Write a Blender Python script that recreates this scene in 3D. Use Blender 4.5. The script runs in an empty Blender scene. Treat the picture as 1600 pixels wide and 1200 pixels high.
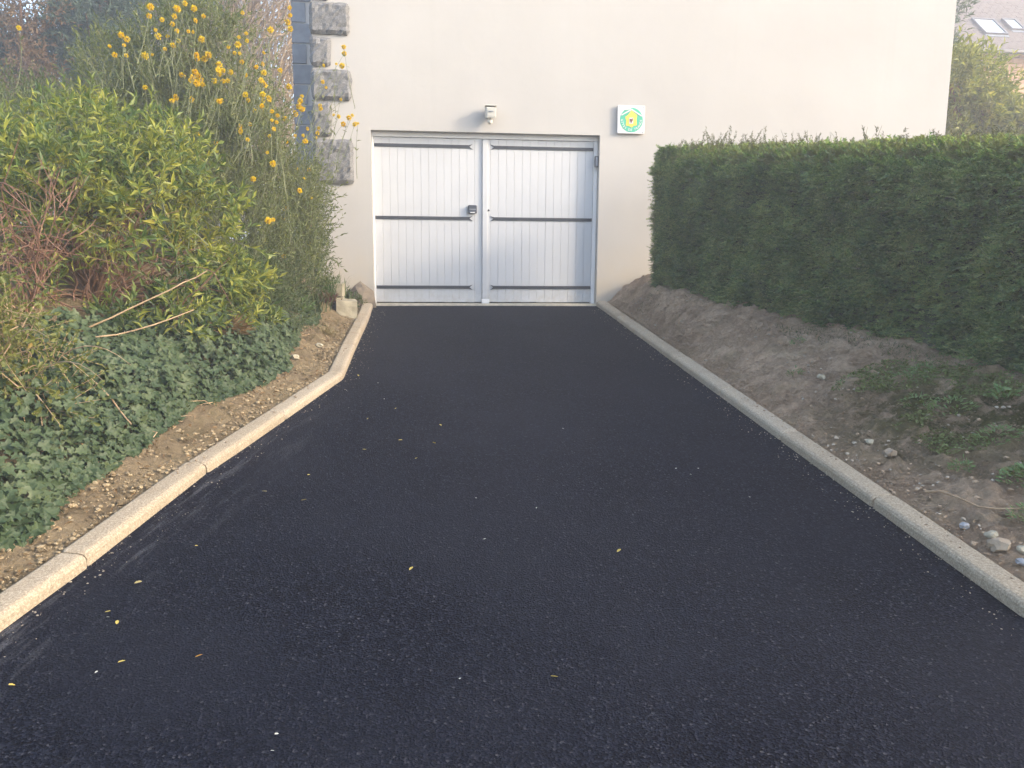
import bpy, bmesh, math, random
import numpy as np
from mathutils import Matrix, Vector
rng = np.random.default_rng(7)
random.seed(7)
SC = bpy.context.scene
COL = SC.collection
R = math.radians

# ------------------------------------------------------------------ camera
CAM = np.array([-0.81, -9.54, 0.555])
F_PX, YAW, PITCH, ROLL = 1276.8, 0.1161, 0.1550, -0.0074
fw = np.array([math.sin(YAW)*math.cos(PITCH), math.cos(YAW)*math.cos(PITCH), -math.sin(PITCH)])
rt = np.array([math.cos(YAW), -math.sin(YAW), 0.0]); dn = np.cross(fw, rt)
rt, dn = math.cos(ROLL)*rt+math.sin(ROLL)*dn, -math.sin(ROLL)*rt+math.cos(ROLL)*dn
cd = bpy.data.cameras.new('camera'); cam = bpy.data.objects.new('camera', cd); COL.objects.link(cam)
cd.sensor_width = 36; cd.lens = F_PX/1600*36; cd.clip_end = 2000; cd.clip_start = .05
M = Matrix.Identity(4)
for i in range(3):
    M[i][0] = rt[i]; M[i][1] = -dn[i]; M[i][2] = -fw[i]; M[i][3] = CAM[i]
cam.matrix_world = M
SC.camera = cam

# ------------------------------------------------------------------ sky, sun, exposure
SUN_EL, SUN_AZ = R(23), math.atan2(.913, -.407)     # azimuth clockwise from +Y
w = bpy.data.worlds.new('World'); SC.world = w; w.use_nodes = True
nt = w.node_tree; nt.nodes.clear()
sk = nt.nodes.new('ShaderNodeTexSky'); sk.sky_type = 'NISHITA'; sk.sun_disc = False
sk.sun_elevation = SUN_EL; sk.sun_rotation = SUN_AZ; sk.air_density = 1.0; sk.dust_density = 2.5; sk.ozone_density = 1.0
bg = nt.nodes.new('ShaderNodeBackground'); bg.inputs[1].default_value = 0.15
wo = nt.nodes.new('ShaderNodeOutputWorld'); nt.links.new(sk.outputs[0], bg.inputs[0]); nt.links.new(bg.outputs[0], wo.inputs[0])
ld = bpy.data.lights.new('sun', 'SUN'); ld.energy = 0.95; ld.angle = R(7); ld.color = (1.0, .83, .63)
sun = bpy.data.objects.new('sun', ld); COL.objects.link(sun)
sv = Vector((math.sin(SUN_AZ)*math.cos(SUN_EL), math.cos(SUN_AZ)*math.cos(SUN_EL), math.sin(SUN_EL)))
sun.rotation_euler = sv.to_track_quat('Z', 'Y').to_euler()
sun.location = (6, -6, 6)
SC.view_settings.view_transform = 'Standard'; SC.view_settings.look = 'None'
SC.view_settings.exposure = 2.12; SC.view_settings.gamma = 1; SC.view_settings.use_curve_mapping = False
HAZE = .0085
SC.cycles.volume_bounces = 1
SC.cycles.use_denoising = True
SC.cycles.max_bounces = 6; SC.cycles.diffuse_bounces = 3; SC.cycles.glossy_bounces = 2; SC.cycles.transmission_bounces = 3
SC.cycles.transparent_max_bounces = 6

# ------------------------------------------------------------------ helpers
def tag(o, label=None, cat=None, group=None, kind=None):
    if label: o['label'] = label
    if cat: o['category'] = cat
    if group: o['group'] = group
    if kind: o['kind'] = kind
    return o
def empty(name, loc=(0, 0, 0), label=None, cat=None, group=None, kind=None, rz=0):
    o = bpy.data.objects.new(name, None); COL.objects.link(o); o.location = loc; o.rotation_euler = (0, 0, rz)
    o.empty_display_size = .1
    return tag(o, label, cat, group, kind)
def obj(name, me, mat=None, parent=None):
    o = bpy.data.objects.new(name, me); COL.objects.link(o)
    if mat and len(me.materials) == 0: me.materials.append(mat)
    if parent: o.parent = parent
    return o
def mesh_tris(name, V, F, smooth=False):
    """mesh from vertex array and triangle array"""
    V = np.ascontiguousarray(V, dtype=np.float32); F = np.ascontiguousarray(F, dtype=np.int32)
    me = bpy.data.meshes.new(name)
    me.vertices.add(len(V)); me.vertices.foreach_set('co', V.ravel())
    k = F.shape[1]
    me.loops.add(F.size); me.loops.foreach_set('vertex_index', F.ravel())
    me.polygons.add(len(F)); me.polygons.foreach_set('loop_start', np.arange(len(F), dtype=np.int32)*k)
    me.update(calc_edges=True)
    me.polygons.foreach_set('use_smooth', np.full(len(F), smooth, dtype=bool))
    return me
def bm_mesh(name, bm, smooth=False):
    me = bpy.data.meshes.new(name); bmesh.ops.recalc_face_normals(bm, faces=bm.faces); bm.to_mesh(me); bm.free()
    if smooth: me.polygons.foreach_set('use_smooth', np.full(len(me.polygons), True, dtype=bool))
    return me
def bm_box(bm, x0, x1, y0, y1, z0, z1, bev=0, seg=1):
    r = bmesh.ops.create_cube(bm, size=1)
    for v in r['verts']:
        v.co = Vector((x0+(v.co.x+.5)*(x1-x0), y0+(v.co.y+.5)*(y1-y0), z0+(v.co.z+.5)*(z1-z0)))
    if bev:
        es = list({e for v in r['verts'] for e in v.link_edges})
        bmesh.ops.bevel(bm, geom=es, offset=bev, segments=seg, profile=.5, affect='EDGES')
def box(name, x0, x1, y0, y1, z0, z1, mat, parent=None, bev=0, seg=1):
    bm = bmesh.new(); bm_box(bm, x0, x1, y0, y1, z0, z1, bev, seg)
    return obj(name, bm_mesh(name, bm), mat, parent)
def prism(name, pts, y0, y1, mat, parent=None):
    """outline in x,z pushed from y0 to y1"""
    bm = bmesh.new(); a = [bm.verts.new((p[0], y0, p[1])) for p in pts]; b = [bm.verts.new((p[0], y1, p[1])) for p in pts]
    bm.faces.new(a); bm.faces.new(b[::-1]); n = len(pts)
    for i in range(n): bm.faces.new((a[i], b[i], b[(i+1) % n], a[(i+1) % n]))
    return obj(name, bm_mesh(name, bm), mat, parent)
def tubes(lines, radii, sides=4):
    """lines: list of (k,3) arrays; radii: list of (r0,r1) -> V,F"""
    VV, FF, off = [], [], 0
    ang = np.arange(sides)*2*math.pi/sides
    for L, (r0, r1) in zip(lines, radii):
        L = np.asarray(L, float); k = len(L)
        T = np.gradient(L, axis=0); T /= np.linalg.norm(T, axis=1)[:, None]+1e-9
        up = np.array([0, 0, 1.]) if abs(T[0][2]) < .9 else np.array([1., 0, 0])
        A = np.cross(T, up); A /= np.linalg.norm(A, axis=1)[:, None]+1e-9; B = np.cross(T, A)
        r = np.linspace(r0, r1, k)[:, None, None]
        ring = L[:, None, :]+r*(np.cos(ang)[None, :, None]*A[:, None, :]+np.sin(ang)[None, :, None]*B[:, None, :])
        VV.append(ring.reshape(-1, 3))
        i = np.arange(k-1)[:, None]*sides; j = np.arange(sides)[None, :]; j2 = (j+1) % sides
        q = np.stack([off+i+j, off+i+j2, off+i+sides+j2, off+i+sides+j], -1).reshape(-1, 4)
        FF.append(q[:, [0, 1, 2]]); FF.append(q[:, [0, 2, 3]]); off += k*sides
    return np.concatenate(VV), np.concatenate(FF)
def unit(a): return a/(np.linalg.norm(a, axis=-1, keepdims=True)+1e-9)
def vnoise(x, y, seed=0):
    xi = np.floor(x).astype(np.int64); yi = np.floor(y).astype(np.int64); fx = x-xi; fy = y-yi
    fx = fx*fx*(3-2*fx); fy = fy*fy*(3-2*fy)
    def h(a, b):
        n = (a*374761393+b*668265263+seed*1274126177) & 0xffffffff
        n = ((n ^ (n >> 13))*1274126177) & 0xffffffff
        return ((n ^ (n >> 16)) & 0xffff)/65535.0
    return (h(xi, yi)*(1-fx)+h(xi+1, yi)*fx)*(1-fy)+(h(xi, yi+1)*(1-fx)+h(xi+1, yi+1)*fx)*fy
def fbm(x, y, o=4, seed=0):
    s = 0; a = .5
    for i in range(o): s = s+a*(vnoise(x*2**i, y*2**i, seed+i)-.5); a *= .5
    return s*2
def screen(P):
    q = P-CAM; d = q@fw
    return 800+F_PX*(q@rt)/d, 600+F_PX*(q@dn)/d, d

# ------------------------------------------------------------------ materials
def nodes(name):
    m = bpy.data.materials.new(name); m.use_nodes = True; t = m.node_tree
    return m, t, t.nodes['Principled BSDF']
def N(t, typ, **kw):
    n = t.nodes.new(typ)
    for k, v in kw.items():
        if k.startswith('i_'): n.inputs[k[2:].replace('_', ' ')].default_value = v
        else: setattr(n, k, v)
    return n
def ramp(t, fac, stops):
    r = t.nodes.new('ShaderNodeValToRGB'); e = r.color_ramp.elements
    while len(e) > 1: e.remove(e[-1])
    e[0].position = stops[0][0]; e[0].color = (*stops[0][1], 1)
    for p, c in stops[1:]:
        k = e.new(p); k.color = (*c, 1)
    t.links.new(fac, r.inputs[0]); return r.outputs[0]
def noise_tex(t, scale, detail=4, rough=.55, coord=None, dist=0):
    n = N(t, 'ShaderNodeTexNoise'); n.inputs['Scale'].default_value = scale; n.inputs['Detail'].default_value = detail
    n.inputs['Roughness'].default_value = rough; n.inputs['Distortion'].default_value = dist
    if coord is None: coord = t.nodes.new('ShaderNodeNewGeometry').outputs['Position']
    t.links.new(coord, n.inputs['Vector']); return n.outputs['Fac']
def mix(t, fac, a, b, mode='MIX'):
    m = N(t, 'ShaderNodeMix', data_type='RGBA', blend_type=mode)
    for s, i in ((fac, 0), (a, 6), (b, 7)):
        if isinstance(s, (int, float)): m.inputs[i].default_value = s
        elif isinstance(s, tuple): m.inputs[i].default_value = (*s, 1)
        else: t.links.new(s, m.inputs[i])
    return m.outputs[2]
def bump(t, p, h, strength=.4, dist=.01):
    b = N(t, 'ShaderNodeBump'); b.inputs['Strength'].default_value = strength; b.inputs['Distance'].default_value = dist
    t.links.new(h, b.inputs['Height']); t.links.new(b.outputs[0], p.inputs['Normal'])
def plain(name, col, rough=.6, var=.15, scale=12, bmp=0, spec=.5, metal=0):
    m, t, p = nodes(name)
    lo = tuple(c*(1-var) for c in col); hi = tuple(min(1, c*(1+var)) for c in col)
    f = noise_tex(t, scale, 5); c = ramp(t, f, [(.3, lo), (.7, hi)]); t.links.new(c, p.inputs['Base Color'])
    p.inputs['Roughness'].default_value = rough; p.inputs['Specular IOR Level'].default_value = spec; p.inputs['Metallic'].default_value = metal
    if bmp: bump(t, p, noise_tex(t, scale*8, 4), bmp, .004)
    return m
def island_rand(t):
    g = t.nodes.new('ShaderNodeNewGeometry'); oi = t.nodes.new('ShaderNodeObjectInfo')
    a = N(t, 'ShaderNodeMath', operation='ADD'); t.links.new(g.outputs['Random Per Island'], a.inputs[0]); t.links.new(oi.outputs['Random'], a.inputs[1])
    fr = N(t, 'ShaderNodeMath', operation='FRACT'); t.links.new(a.outputs[0], fr.inputs[0]); return fr.outputs[0]
def leafmat(name, stops, rough=.5, trans=.35, spec=.4, tcol=1.3, clump=3.5):
    m, t, p = nodes(name); f = island_rand(t)
    nz = N(t, 'ShaderNodeMapRange'); t.links.new(noise_tex(t, clump, 3), nz.inputs[0]); nz.inputs[1].default_value = .3; nz.inputs[2].default_value = .7
    fm = N(t, 'ShaderNodeMix', data_type='FLOAT'); fm.inputs[0].default_value = .5; t.links.new(f, fm.inputs[2]); t.links.new(nz.outputs[0], fm.inputs[3]); f = fm.outputs[0]
    c = ramp(t, f, stops)
    c2 = mix(t, noise_tex(t, 3.0, 2), c, mix(t, 1.0, c, (.75, .85, .8), 'MULTIPLY'))
    t.links.new(c2, p.inputs['Base Color']); p.inputs['Roughness'].default_value = rough; p.inputs['Specular IOR Level'].default_value = spec
    tr = t.nodes.new('ShaderNodeBsdfTranslucent'); t.links.new(mix(t, 1.0, c2, (tcol, tcol, .6), 'MULTIPLY'), tr.inputs[0])
    ms = t.nodes.new('ShaderNodeMixShader'); ms.inputs[0].default_value = trans
    t.links.new(p.outputs[0], ms.inputs[1]); t.links.new(tr.outputs[0], ms.inputs[2])
    t.links.new(ms.outputs[0], t.nodes['Material Output'].inputs[0]); return m

def render_mat():
    m, t, p = nodes('cream_render')
    a = noise_tex(t, .7, 5); c = ramp(t, a, [(.3, (.43, .412, .385)), (.7, (.475, .457, .427))])
    g = t.nodes.new('ShaderNodeNewGeometry'); s = N(t, 'ShaderNodeSeparateXYZ'); t.links.new(g.outputs['Position'], s.inputs[0])
    mp = N(t, 'ShaderNodeMapping'); mp.inputs['Scale'].default_value = (9, 9, .5); t.links.new(g.outputs['Position'], mp.inputs[0])
    st = noise_tex(t, 1.0, 4, coord=mp.outputs[0])
    c = mix(t, ramp(t, st, [(.55, (0, 0, 0)), (.8, (.25, .25, .25))]), c, (.40, .385, .35))
    # splashed soil along the foot of the wall
    z = N(t, 'ShaderNodeMapRange'); z.inputs[1].default_value = .75; z.inputs[2].default_value = .1; t.links.new(s.outputs[2], z.inputs[0])
    n2 = noise_tex(t, 5, 5); mu = N(t, 'ShaderNodeMath', operation='MULTIPLY'); t.links.new(z.outputs[0], mu.inputs[0]); t.links.new(n2, mu.inputs[1])
    c = mix(t, mu.outputs[0], c, (.50, .42, .30))
    t.links.new(c, p.inputs['Base Color']); p.inputs['Roughness'].default_value = .85; p.inputs['Specular IOR Level'].default_value = .2
    hh = N(t, 'ShaderNodeMath', operation='MULTIPLY_ADD'); t.links.new(noise_tex(t, 2.2, 4), hh.inputs[0]); hh.inputs[1].default_value = 5.0; t.links.new(noise_tex(t, 140, 3), hh.inputs[2])
    bump(t, p, hh.outputs[0], .3, .004); return m
def granite_mat():
    m, t, p = nodes('granite')
    a = noise_tex(t, 90, 3); c = ramp(t, a, [(.3, (.075, .075, .077)), (.5, (.155, .155, .155)), (.72, (.29, .285, .28))])
    c = mix(t, .35, c, ramp(t, noise_tex(t, 7, 4), [(.3, (.125, .125, .123)), (.7, (.225, .22, .21))]))
    t.links.new(c, p.inputs['Base Color']); p.inputs['Roughness'].default_value = .85
    bump(t, p, noise_tex(t, 70, 6, .7), .55, .008); return m
def asphalt_mat():
    m, t, p = nodes('asphalt'); g = t.nodes.new('ShaderNodeNewGeometry')
    v = N(t, 'ShaderNodeTexVoronoi', feature='F1'); v.inputs['Scale'].default_value = 135; t.links.new(g.outputs['Position'], v.inputs['Vector'])
    v2 = N(t, 'ShaderNodeTexVoronoi', feature='F1'); v2.inputs['Scale'].default_value = 260; t.links.new(g.outputs['Position'], v2.inputs['Vector'])
    hsum = N(t, 'ShaderNodeMath', operation='ADD'); t.links.new(v.outputs['Distance'], hsum.inputs[0])
    sc2 = N(t, 'ShaderNodeMath', operation='MULTIPLY'); t.links.new(v2.outputs['Distance'], sc2.inputs[0]); sc2.inputs[1].default_value = .5
    t.links.new(sc2.outputs[0], hsum.inputs[1])
    s = N(t, 'ShaderNodeSeparateColor'); t.links.new(v.outputs['Color'], s.inputs[0])
    c = ramp(t, s.outputs[0], [(0, (.0012, .0016, .0045)), (.45, (.0040, .0052, .0115)), (.8, (.0115, .0142, .025)), (.93, (.019, .022, .035)), (.975, (.026, .029, .041)), (1, (.07, .07, .08))])
    c = mix(t, ramp(t, noise_tex(t, 1.1, 5), [(.35, (0, 0, 0)), (.7, (.55, .55, .55))]), c, (.016, .018, .027))
    # dried cement dust brushed along the left kerb and a few wheel scuffs
    mp = N(t, 'ShaderNodeMapping', vector_type='TEXTURE'); mp.inputs['Rotation'].default_value = (0, 0, R(-13.2)); mp.inputs['Scale'].default_value = (1/20, 1/2.2, 1); t.links.new(g.outputs['Position'], mp.inputs[0])
    st = ramp(t, noise_tex(t, 1.0, 7, .72, mp.outputs[0]), [(.50, (0, 0, 0)), (.66, (1, 1, 1))])
    sx = N(t, 'ShaderNodeSeparateXYZ'); t.links.new(g.outputs['Position'], sx.inputs[0])
    ky = N(t, 'ShaderNodeMath', operation='MULTIPLY_ADD'); t.links.new(sx.outputs[1], ky.inputs[0]); ky.inputs[1].default_value = -.235; ky.inputs[2].default_value = .62   # x - (.255*y - .55)
    dx = N(t, 'ShaderNodeMath', operation='ADD'); t.links.new(sx.outputs[0], dx.inputs[0]); t.links.new(ky.outputs[0], dx.inputs[1])
    near = N(t, 'ShaderNodeMapRange'); near.inputs[1].default_value = .42; near.inputs[2].default_value = .0; t.links.new(dx.outputs[0], near.inputs[0])
    yy = N(t, 'ShaderNodeMapRange'); yy.inputs[1].default_value = -3.6; yy.inputs[2].default_value = -5.6; t.links.new(sx.outputs[1], yy.inputs[0])
    m1 = N(t, 'ShaderNodeMath', operation='MULTIPLY'); t.links.new(near.outputs[0], m1.inputs[0]); t.links.new(yy.outputs[0], m1.inputs[1])
    m2 = N(t, 'ShaderNodeMath', operation='MULTIPLY'); t.links.new(m1.outputs[0], m2.inputs[0]); t.links.new(st, m2.inputs[1])
    m3 = N(t, 'ShaderNodeMath', operation='MULTIPLY'); t.links.new(m2.outputs[0], m3.inputs[0]); t.links.new(noise_tex(t, 120, 2), m3.inputs[1])
    c = mix(t, m3.outputs[0], c, (.17, .17, .175))
    t.links.new(c, p.inputs['Base Color']); p.inputs['Roughness'].default_value = .8; p.inputs['Specular IOR Level'].default_value = .07
    bump(t, p, hsum.outputs[0], .9, .008); return m
def concrete_mat():
    m, t, p = nodes('kerb_concrete')
    a = noise_tex(t, 110, 5, .8); c = ramp(t, a, [(.34, (.17, .13, .08)), (.5, (.40, .32, .215)), (.66, (.64, .54, .40))])
    oi = t.nodes.new('ShaderNodeObjectInfo'); c = mix(t, .35, c, ramp(t, oi.outputs['Random'], [(0, (.32, .275, .205)), (1, (.43, .385, .31))]))
    c = mix(t, ramp(t, noise_tex(t, 4, 6), [(.5, (0, 0, 0)), (.8, (.5, .5, .5))]), c, (.25, .195, .13))
    t.links.new(c, p.inputs['Base Color']); p.inputs['Roughness'].default_value = .9; p.inputs['Specular IOR Level'].default_value = .2
    bump(t, p, noise_tex(t, 130, 5, .65), .9, .006); return m
def soil_mat(name, c0, c1, c2, moss=None):
    m, t, p = nodes(name)
    a = noise_tex(t, 2.2, 7, .65); c = ramp(t, a, [(.28, c0), (.5, c1), (.74, c2)])
    c = mix(t, ramp(t, noise_tex(t, 30, 6, .75), [(.40, (0, 0, 0)), (.66, (.5, .5, .5))]), c, tuple(x*.62 for x in c0))
    c = mix(t, ramp(t, noise_tex(t, 130, 2, .5), [(.66, (0, 0, 0)), (.74, (.8, .8, .8))]), c, (.46, .42, .36))
    c = mix(t, ramp(t, noise_tex(t, 3.3, 6, .7), [(.50, (0, 0, 0)), (.68, (.4, .4, .4))]), c, (.24, .21, .11))
    if moss:
        g = t.nodes.new('ShaderNodeNewGeometry')
        vd = N(t, 'ShaderNodeVectorMath', operation='DISTANCE'); t.links.new(g.outputs['Position'], vd.inputs[0]); vd.inputs[1].default_value = moss
        mr = N(t, 'ShaderNodeMapRange'); mr.inputs[1].default_value = 1.0; mr.inputs[2].default_value = .3; t.links.new(vd.outputs['Value'], mr.inputs[0])
        mm = N(t, 'ShaderNodeMath', operation='MULTIPLY'); t.links.new(mr.outputs[0], mm.inputs[0])
        t.links.new(ramp(t, noise_tex(t, 6, 6, .7), [(.36, (0, 0, 0)), (.52, (1, 1, 1))]), mm.inputs[1])
        c = mix(t, mm.outputs[0], c, ramp(t, noise_tex(t, 40, 3), [(.3, (.055, .058, .018)), (.7, (.12, .11, .032))]))
    t.links.new(c, p.inputs['Base Color']); p.inputs['Roughness'].default_value = .95; p.inputs['Specular IOR Level'].default_value = .15
    bump(t, p, noise_tex(t, 38, 8, .8), 1.0, .055); return m

M_RENDER = render_mat(); M_GRANITE = granite_mat(); M_ASPHALT = asphalt_mat(); M_KERB = concrete_mat()
M_SOILL = soil_mat('dry_soil', (.24, .175, .10), (.37, .28, .165), (.47, .37, .23))
M_SOILR = soil_mat('brown_soil', (.33, .23, .145), (.54, .395, .265), (.68, .52, .365), (2.25, -5.35, -.3))
M_GROUND = soil_mat('garden_ground', (.05, .06, .02), (.08, .09, .03), (.12, .11, .05))
def door_mat():
    m, t, p = nodes('white_door_paint')
    c = ramp(t, noise_tex(t, 3, 5), [(.3, (.50, .508, .515)), (.7, (.53, .538, .545))])
    g = t.nodes.new('ShaderNodeNewGeometry'); s = N(t, 'ShaderNodeSeparateXYZ'); t.links.new(g.outputs['Position'], s.inputs[0])
    z = N(t, 'ShaderNodeMapRange'); z.inputs[1].default_value = .28; z.inputs[2].default_value = .0; t.links.new(s.outputs[2], z.inputs[0])
    q = N(t, 'ShaderNodeMath', operation='MULTIPLY'); t.links.new(z.outputs[0], q.inputs[0]); t.links.new(ramp(t, noise_tex(t, 9, 6, .7), [(.4, (0, 0, 0)), (.75, (.7, .7, .7))]), q.inputs[1])
    c = mix(t, q.outputs[0], c, (.36, .33, .27))
    t.links.new(c, p.inputs['Base Color']); p.inputs['Roughness'].default_value = .45; bump(t, p, noise_tex(t, 60, 4), .08, .003); return m
M_DOOR = door_mat()
M_FRAME = plain('white_frame_paint', (.76, .755, .745), .5, .03, 5, .05)
M_STRAP = plain('grey_iron', (.028, .033, .041), .5, .15, 20, .1)
M_DARK = plain('dark_grey_plastic', (.04, .05, .066), .4, .1, 20)
M_MIDG = plain('grey_plastic', (.22, .24, .27), .4, .1, 20)
M_LAMP = plain('ivory_plastic', (.56, .54, .48), .45, .05, 20)
M_LENS = plain('lamp_glass', (.50, .49, .44), .15, .05, 20, spec=.6)
M_WHITE = plain('white_enamel', (.64, .63, .62), .35, .03, 10)
M_GREEN = plain('green_enamel', (.06, .42, .27), .4, .08, 10)
M_YELLOW = plain('yellow_enamel', (.72, .52, .08), .4, .12, 30)
M_BROWN = plain('brown_enamel', (.18, .07, .05), .5, .1, 30)
M_SILL = plain('yellowed_concrete', (.52, .47, .36), .85, .2, 14, .4)
M_SLATE = plain('slate', (.10, .105, .125), .55, .25, 6, .3)
M_OLDROOF = plain('weathered_roof_tile', (.15, .122, .108), .8, .18, 8, .3)
M_DQUOIN = plain('dark_dressed_stone', (.19, .205, .225), .7, .2, 6, .2)
M_STONE = plain('pale_stone', (.35, .31, .22), .9, .25, 9, .6)
M_STONEG = plain('grey_stone', (.30, .30, .30), .8, .2, 25, .3)
M_STONET = plain('tan_stone', (.31, .245, .17), .9, .3, 12, .5)
M_STONEB = plain('brown_stone', (.20, .16, .115), .95, .35, 10, .6)
M_BARK = plain('brown_bark', (.20, .115, .065), .85, .3, 15, .4)
M_BARKG = plain('grey_green_stem', (.14, .155, .075), .7, .3, 15, .2)
M_TWIG = plain('dry_twig', (.36, .25, .145), .8, .3, 15, .3)
M_BRICK = plain('orange_stone', (.56, .33, .19), .9, .22, 3, .6)
M_MORTAR = plain('pale_mortar', (.55, .46, .36), .95, .1, 10, .4)
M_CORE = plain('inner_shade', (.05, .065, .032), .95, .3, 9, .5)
M_GLASSY = plain('skylight_glass', (.55, .60, .66), .08, .02, 4, spec=1.0)
M_METALF = plain('skylight_frame', (.16, .15, .15), .4, .1, 10)

# ------------------------------------------------------------------ terrain
KL = np.array([(-1.31, .0), (-1.31, -.9), (-1.345, -2.4), (-1.36, -3.42), (-1.63, -4.43), (-1.88, -5.34), (-2.09, -6.34), (-2.33, -7.3), (-2.62, -8.3), (-3.05, -9.8), (-3.5, -11.4), (-3.9, -13.0)])
KR = np.array([(1.30, -.0), (1.34, -7.0), (1.38, -13.0)])
KW = .115
def xkl(y): return np.interp(-np.asarray(y, float), -KL[:, 1], KL[:, 0])
def xkr(y): return np.interp(-np.asarray(y, float), -KR[:, 1], KR[:, 0])
def zdrive(y): return .1*np.minimum(np.asarray(y, float), 0)-.015
def xhedge(y): return 1.60+np.clip(-1.1-np.asarray(y, float), -.35, 99)*.318
def zleft(x, y):
    d = xkl(y)-KW-x
    h = np.interp(d, [-.1, 0, .15, .35, .6, 1.0, 1.5, 3, 8], [.02, .03, .06, .13, .30, .52, .68, .82, .9])
    hh = np.interp(d, [-.1, 0, .1, .22, .45, .8, 1.5, 3, 8], [.02, .03, .055, .13, .34, .52, .70, .85, .9])
    k = np.clip((np.asarray(y)+1.7)/1.0, 0, 1)
    return zdrive(y)+h*(1-k)+hh*k+.035*fbm(x*2.3, y*2.3, 4, 3)*np.clip(d*5, 0, 1)
def zright(x, y):
    y = np.asarray(y, float); b = xkr(y)+KW; wdt = np.maximum(xhedge(y)-b, .15)+.42*np.clip((y+1.35)/1.3, 0, 1); d = (x-b)/wdt
    h = np.interp(d, [-.2, 0, .12, .35, .7, 1.0, 2.5], [.02, .035, .07, .19, .31, .37, .5])
    return zdrive(y)+h+.045*fbm(x*2.6, y*2.6, 4, 11)*np.clip(d*4, 0, 1)*np.clip((y+.2)*-3, .2, 1)
def grid_mesh(name, X, Y, Z, mat, smooth=True):
    n, m = X.shape; V = np.stack([X, Y, Z], -1).reshape(-1, 3)
    i = np.arange(n-1)[:, None]*m+np.arange(m-1)[None, :]
    F = np.stack([i, i+1, i+m+1, i+m], -1).reshape(-1, 4)
    me = mesh_tris(name, V, F, smooth); return obj(name, me, mat)

gy = np.array([-400, -60, -14, -11, -7, -3, 0, 8, 30, 80, 400.]); gx = np.array([-400, -60, -15, -6, 0, 6, 15, 60, 400.])
X, Y = np.meshgrid(gx, gy); Z = np.interp(Y, [-14, 0], [-1.75, -.32])+np.where(Y > 20, .3, 0)
tag(grid_mesh('ground', X, Y, Z, M_GROUND), kind='structure')
# driveway: one sheet between the kerbs, small rolled unevenness
ys = np.concatenate([np.linspace(.01, -8, 161), np.linspace(-8.1, -13, 30)]); ts = np.linspace(0, 1, 60)
Y, T = np.meshgrid(ys, ts, indexing='ij'); X = (xkl(Y)-.03)*(1-T)+(xkr(Y)+.03)*T
Z = zdrive(Y)+.006*fbm(X*.9, Y*.9, 3, 5)
drive = tag(grid_mesh('driveway', X, Y, Z, M_ASPHALT), kind='structure'); drive.data.flip_normals() if drive.data.polygons[0].normal.z < 0 else None
# banks
ds = np.concatenate([np.linspace(-.05, 1.6, 110), np.linspace(1.7, 4, 16), [6, 9, 13]])
ys = np.concatenate([[14, 10, 6, 3], np.linspace(1, -8, 451), np.linspace(-8.3, -13, 14)])
Y, D = np.meshgrid(ys, ds, indexing='ij'); X = xkl(np.minimum(Y, 0))-KW-D
fine = lambda X, Y, s: .040*fbm(X*9, Y*9, 3, s)+.028*np.abs(fbm(X*24, Y*24, 2, s+5))+.018*(vnoise(X*52, Y*52, s+9)-.5)
Z = zleft(X, Y)+fine(X, Y, 21)*np.clip(D*6, 0, 1)
Z[:, -1] -= 2.5
lb = tag(grid_mesh('left_bank', X, Y, Z, M_SOILL), kind='structure')
X = xkr(np.minimum(Y, 0))+KW+D; Z = zright(X, Y)+(fine(X, Y, 31)*1.35+.05*np.clip(np.abs(fbm(X*5.5, Y*5.5, 3, 37))-.10, 0, 1))*np.clip(D*6, 0, 1); Z[:, -1] -= 2.5
# the house stands in the way behind y=0: let the right bank dip under it
Z = np.where(Y > .3, Z-.3, Z)
rb = tag(grid_mesh('right_bank', X, Y, Z, M_SOILR), kind='structure')
for o in (lb, rb):
    if o.data.polygons[100].normal.z < 0: o.data.flip_normals()

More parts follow.
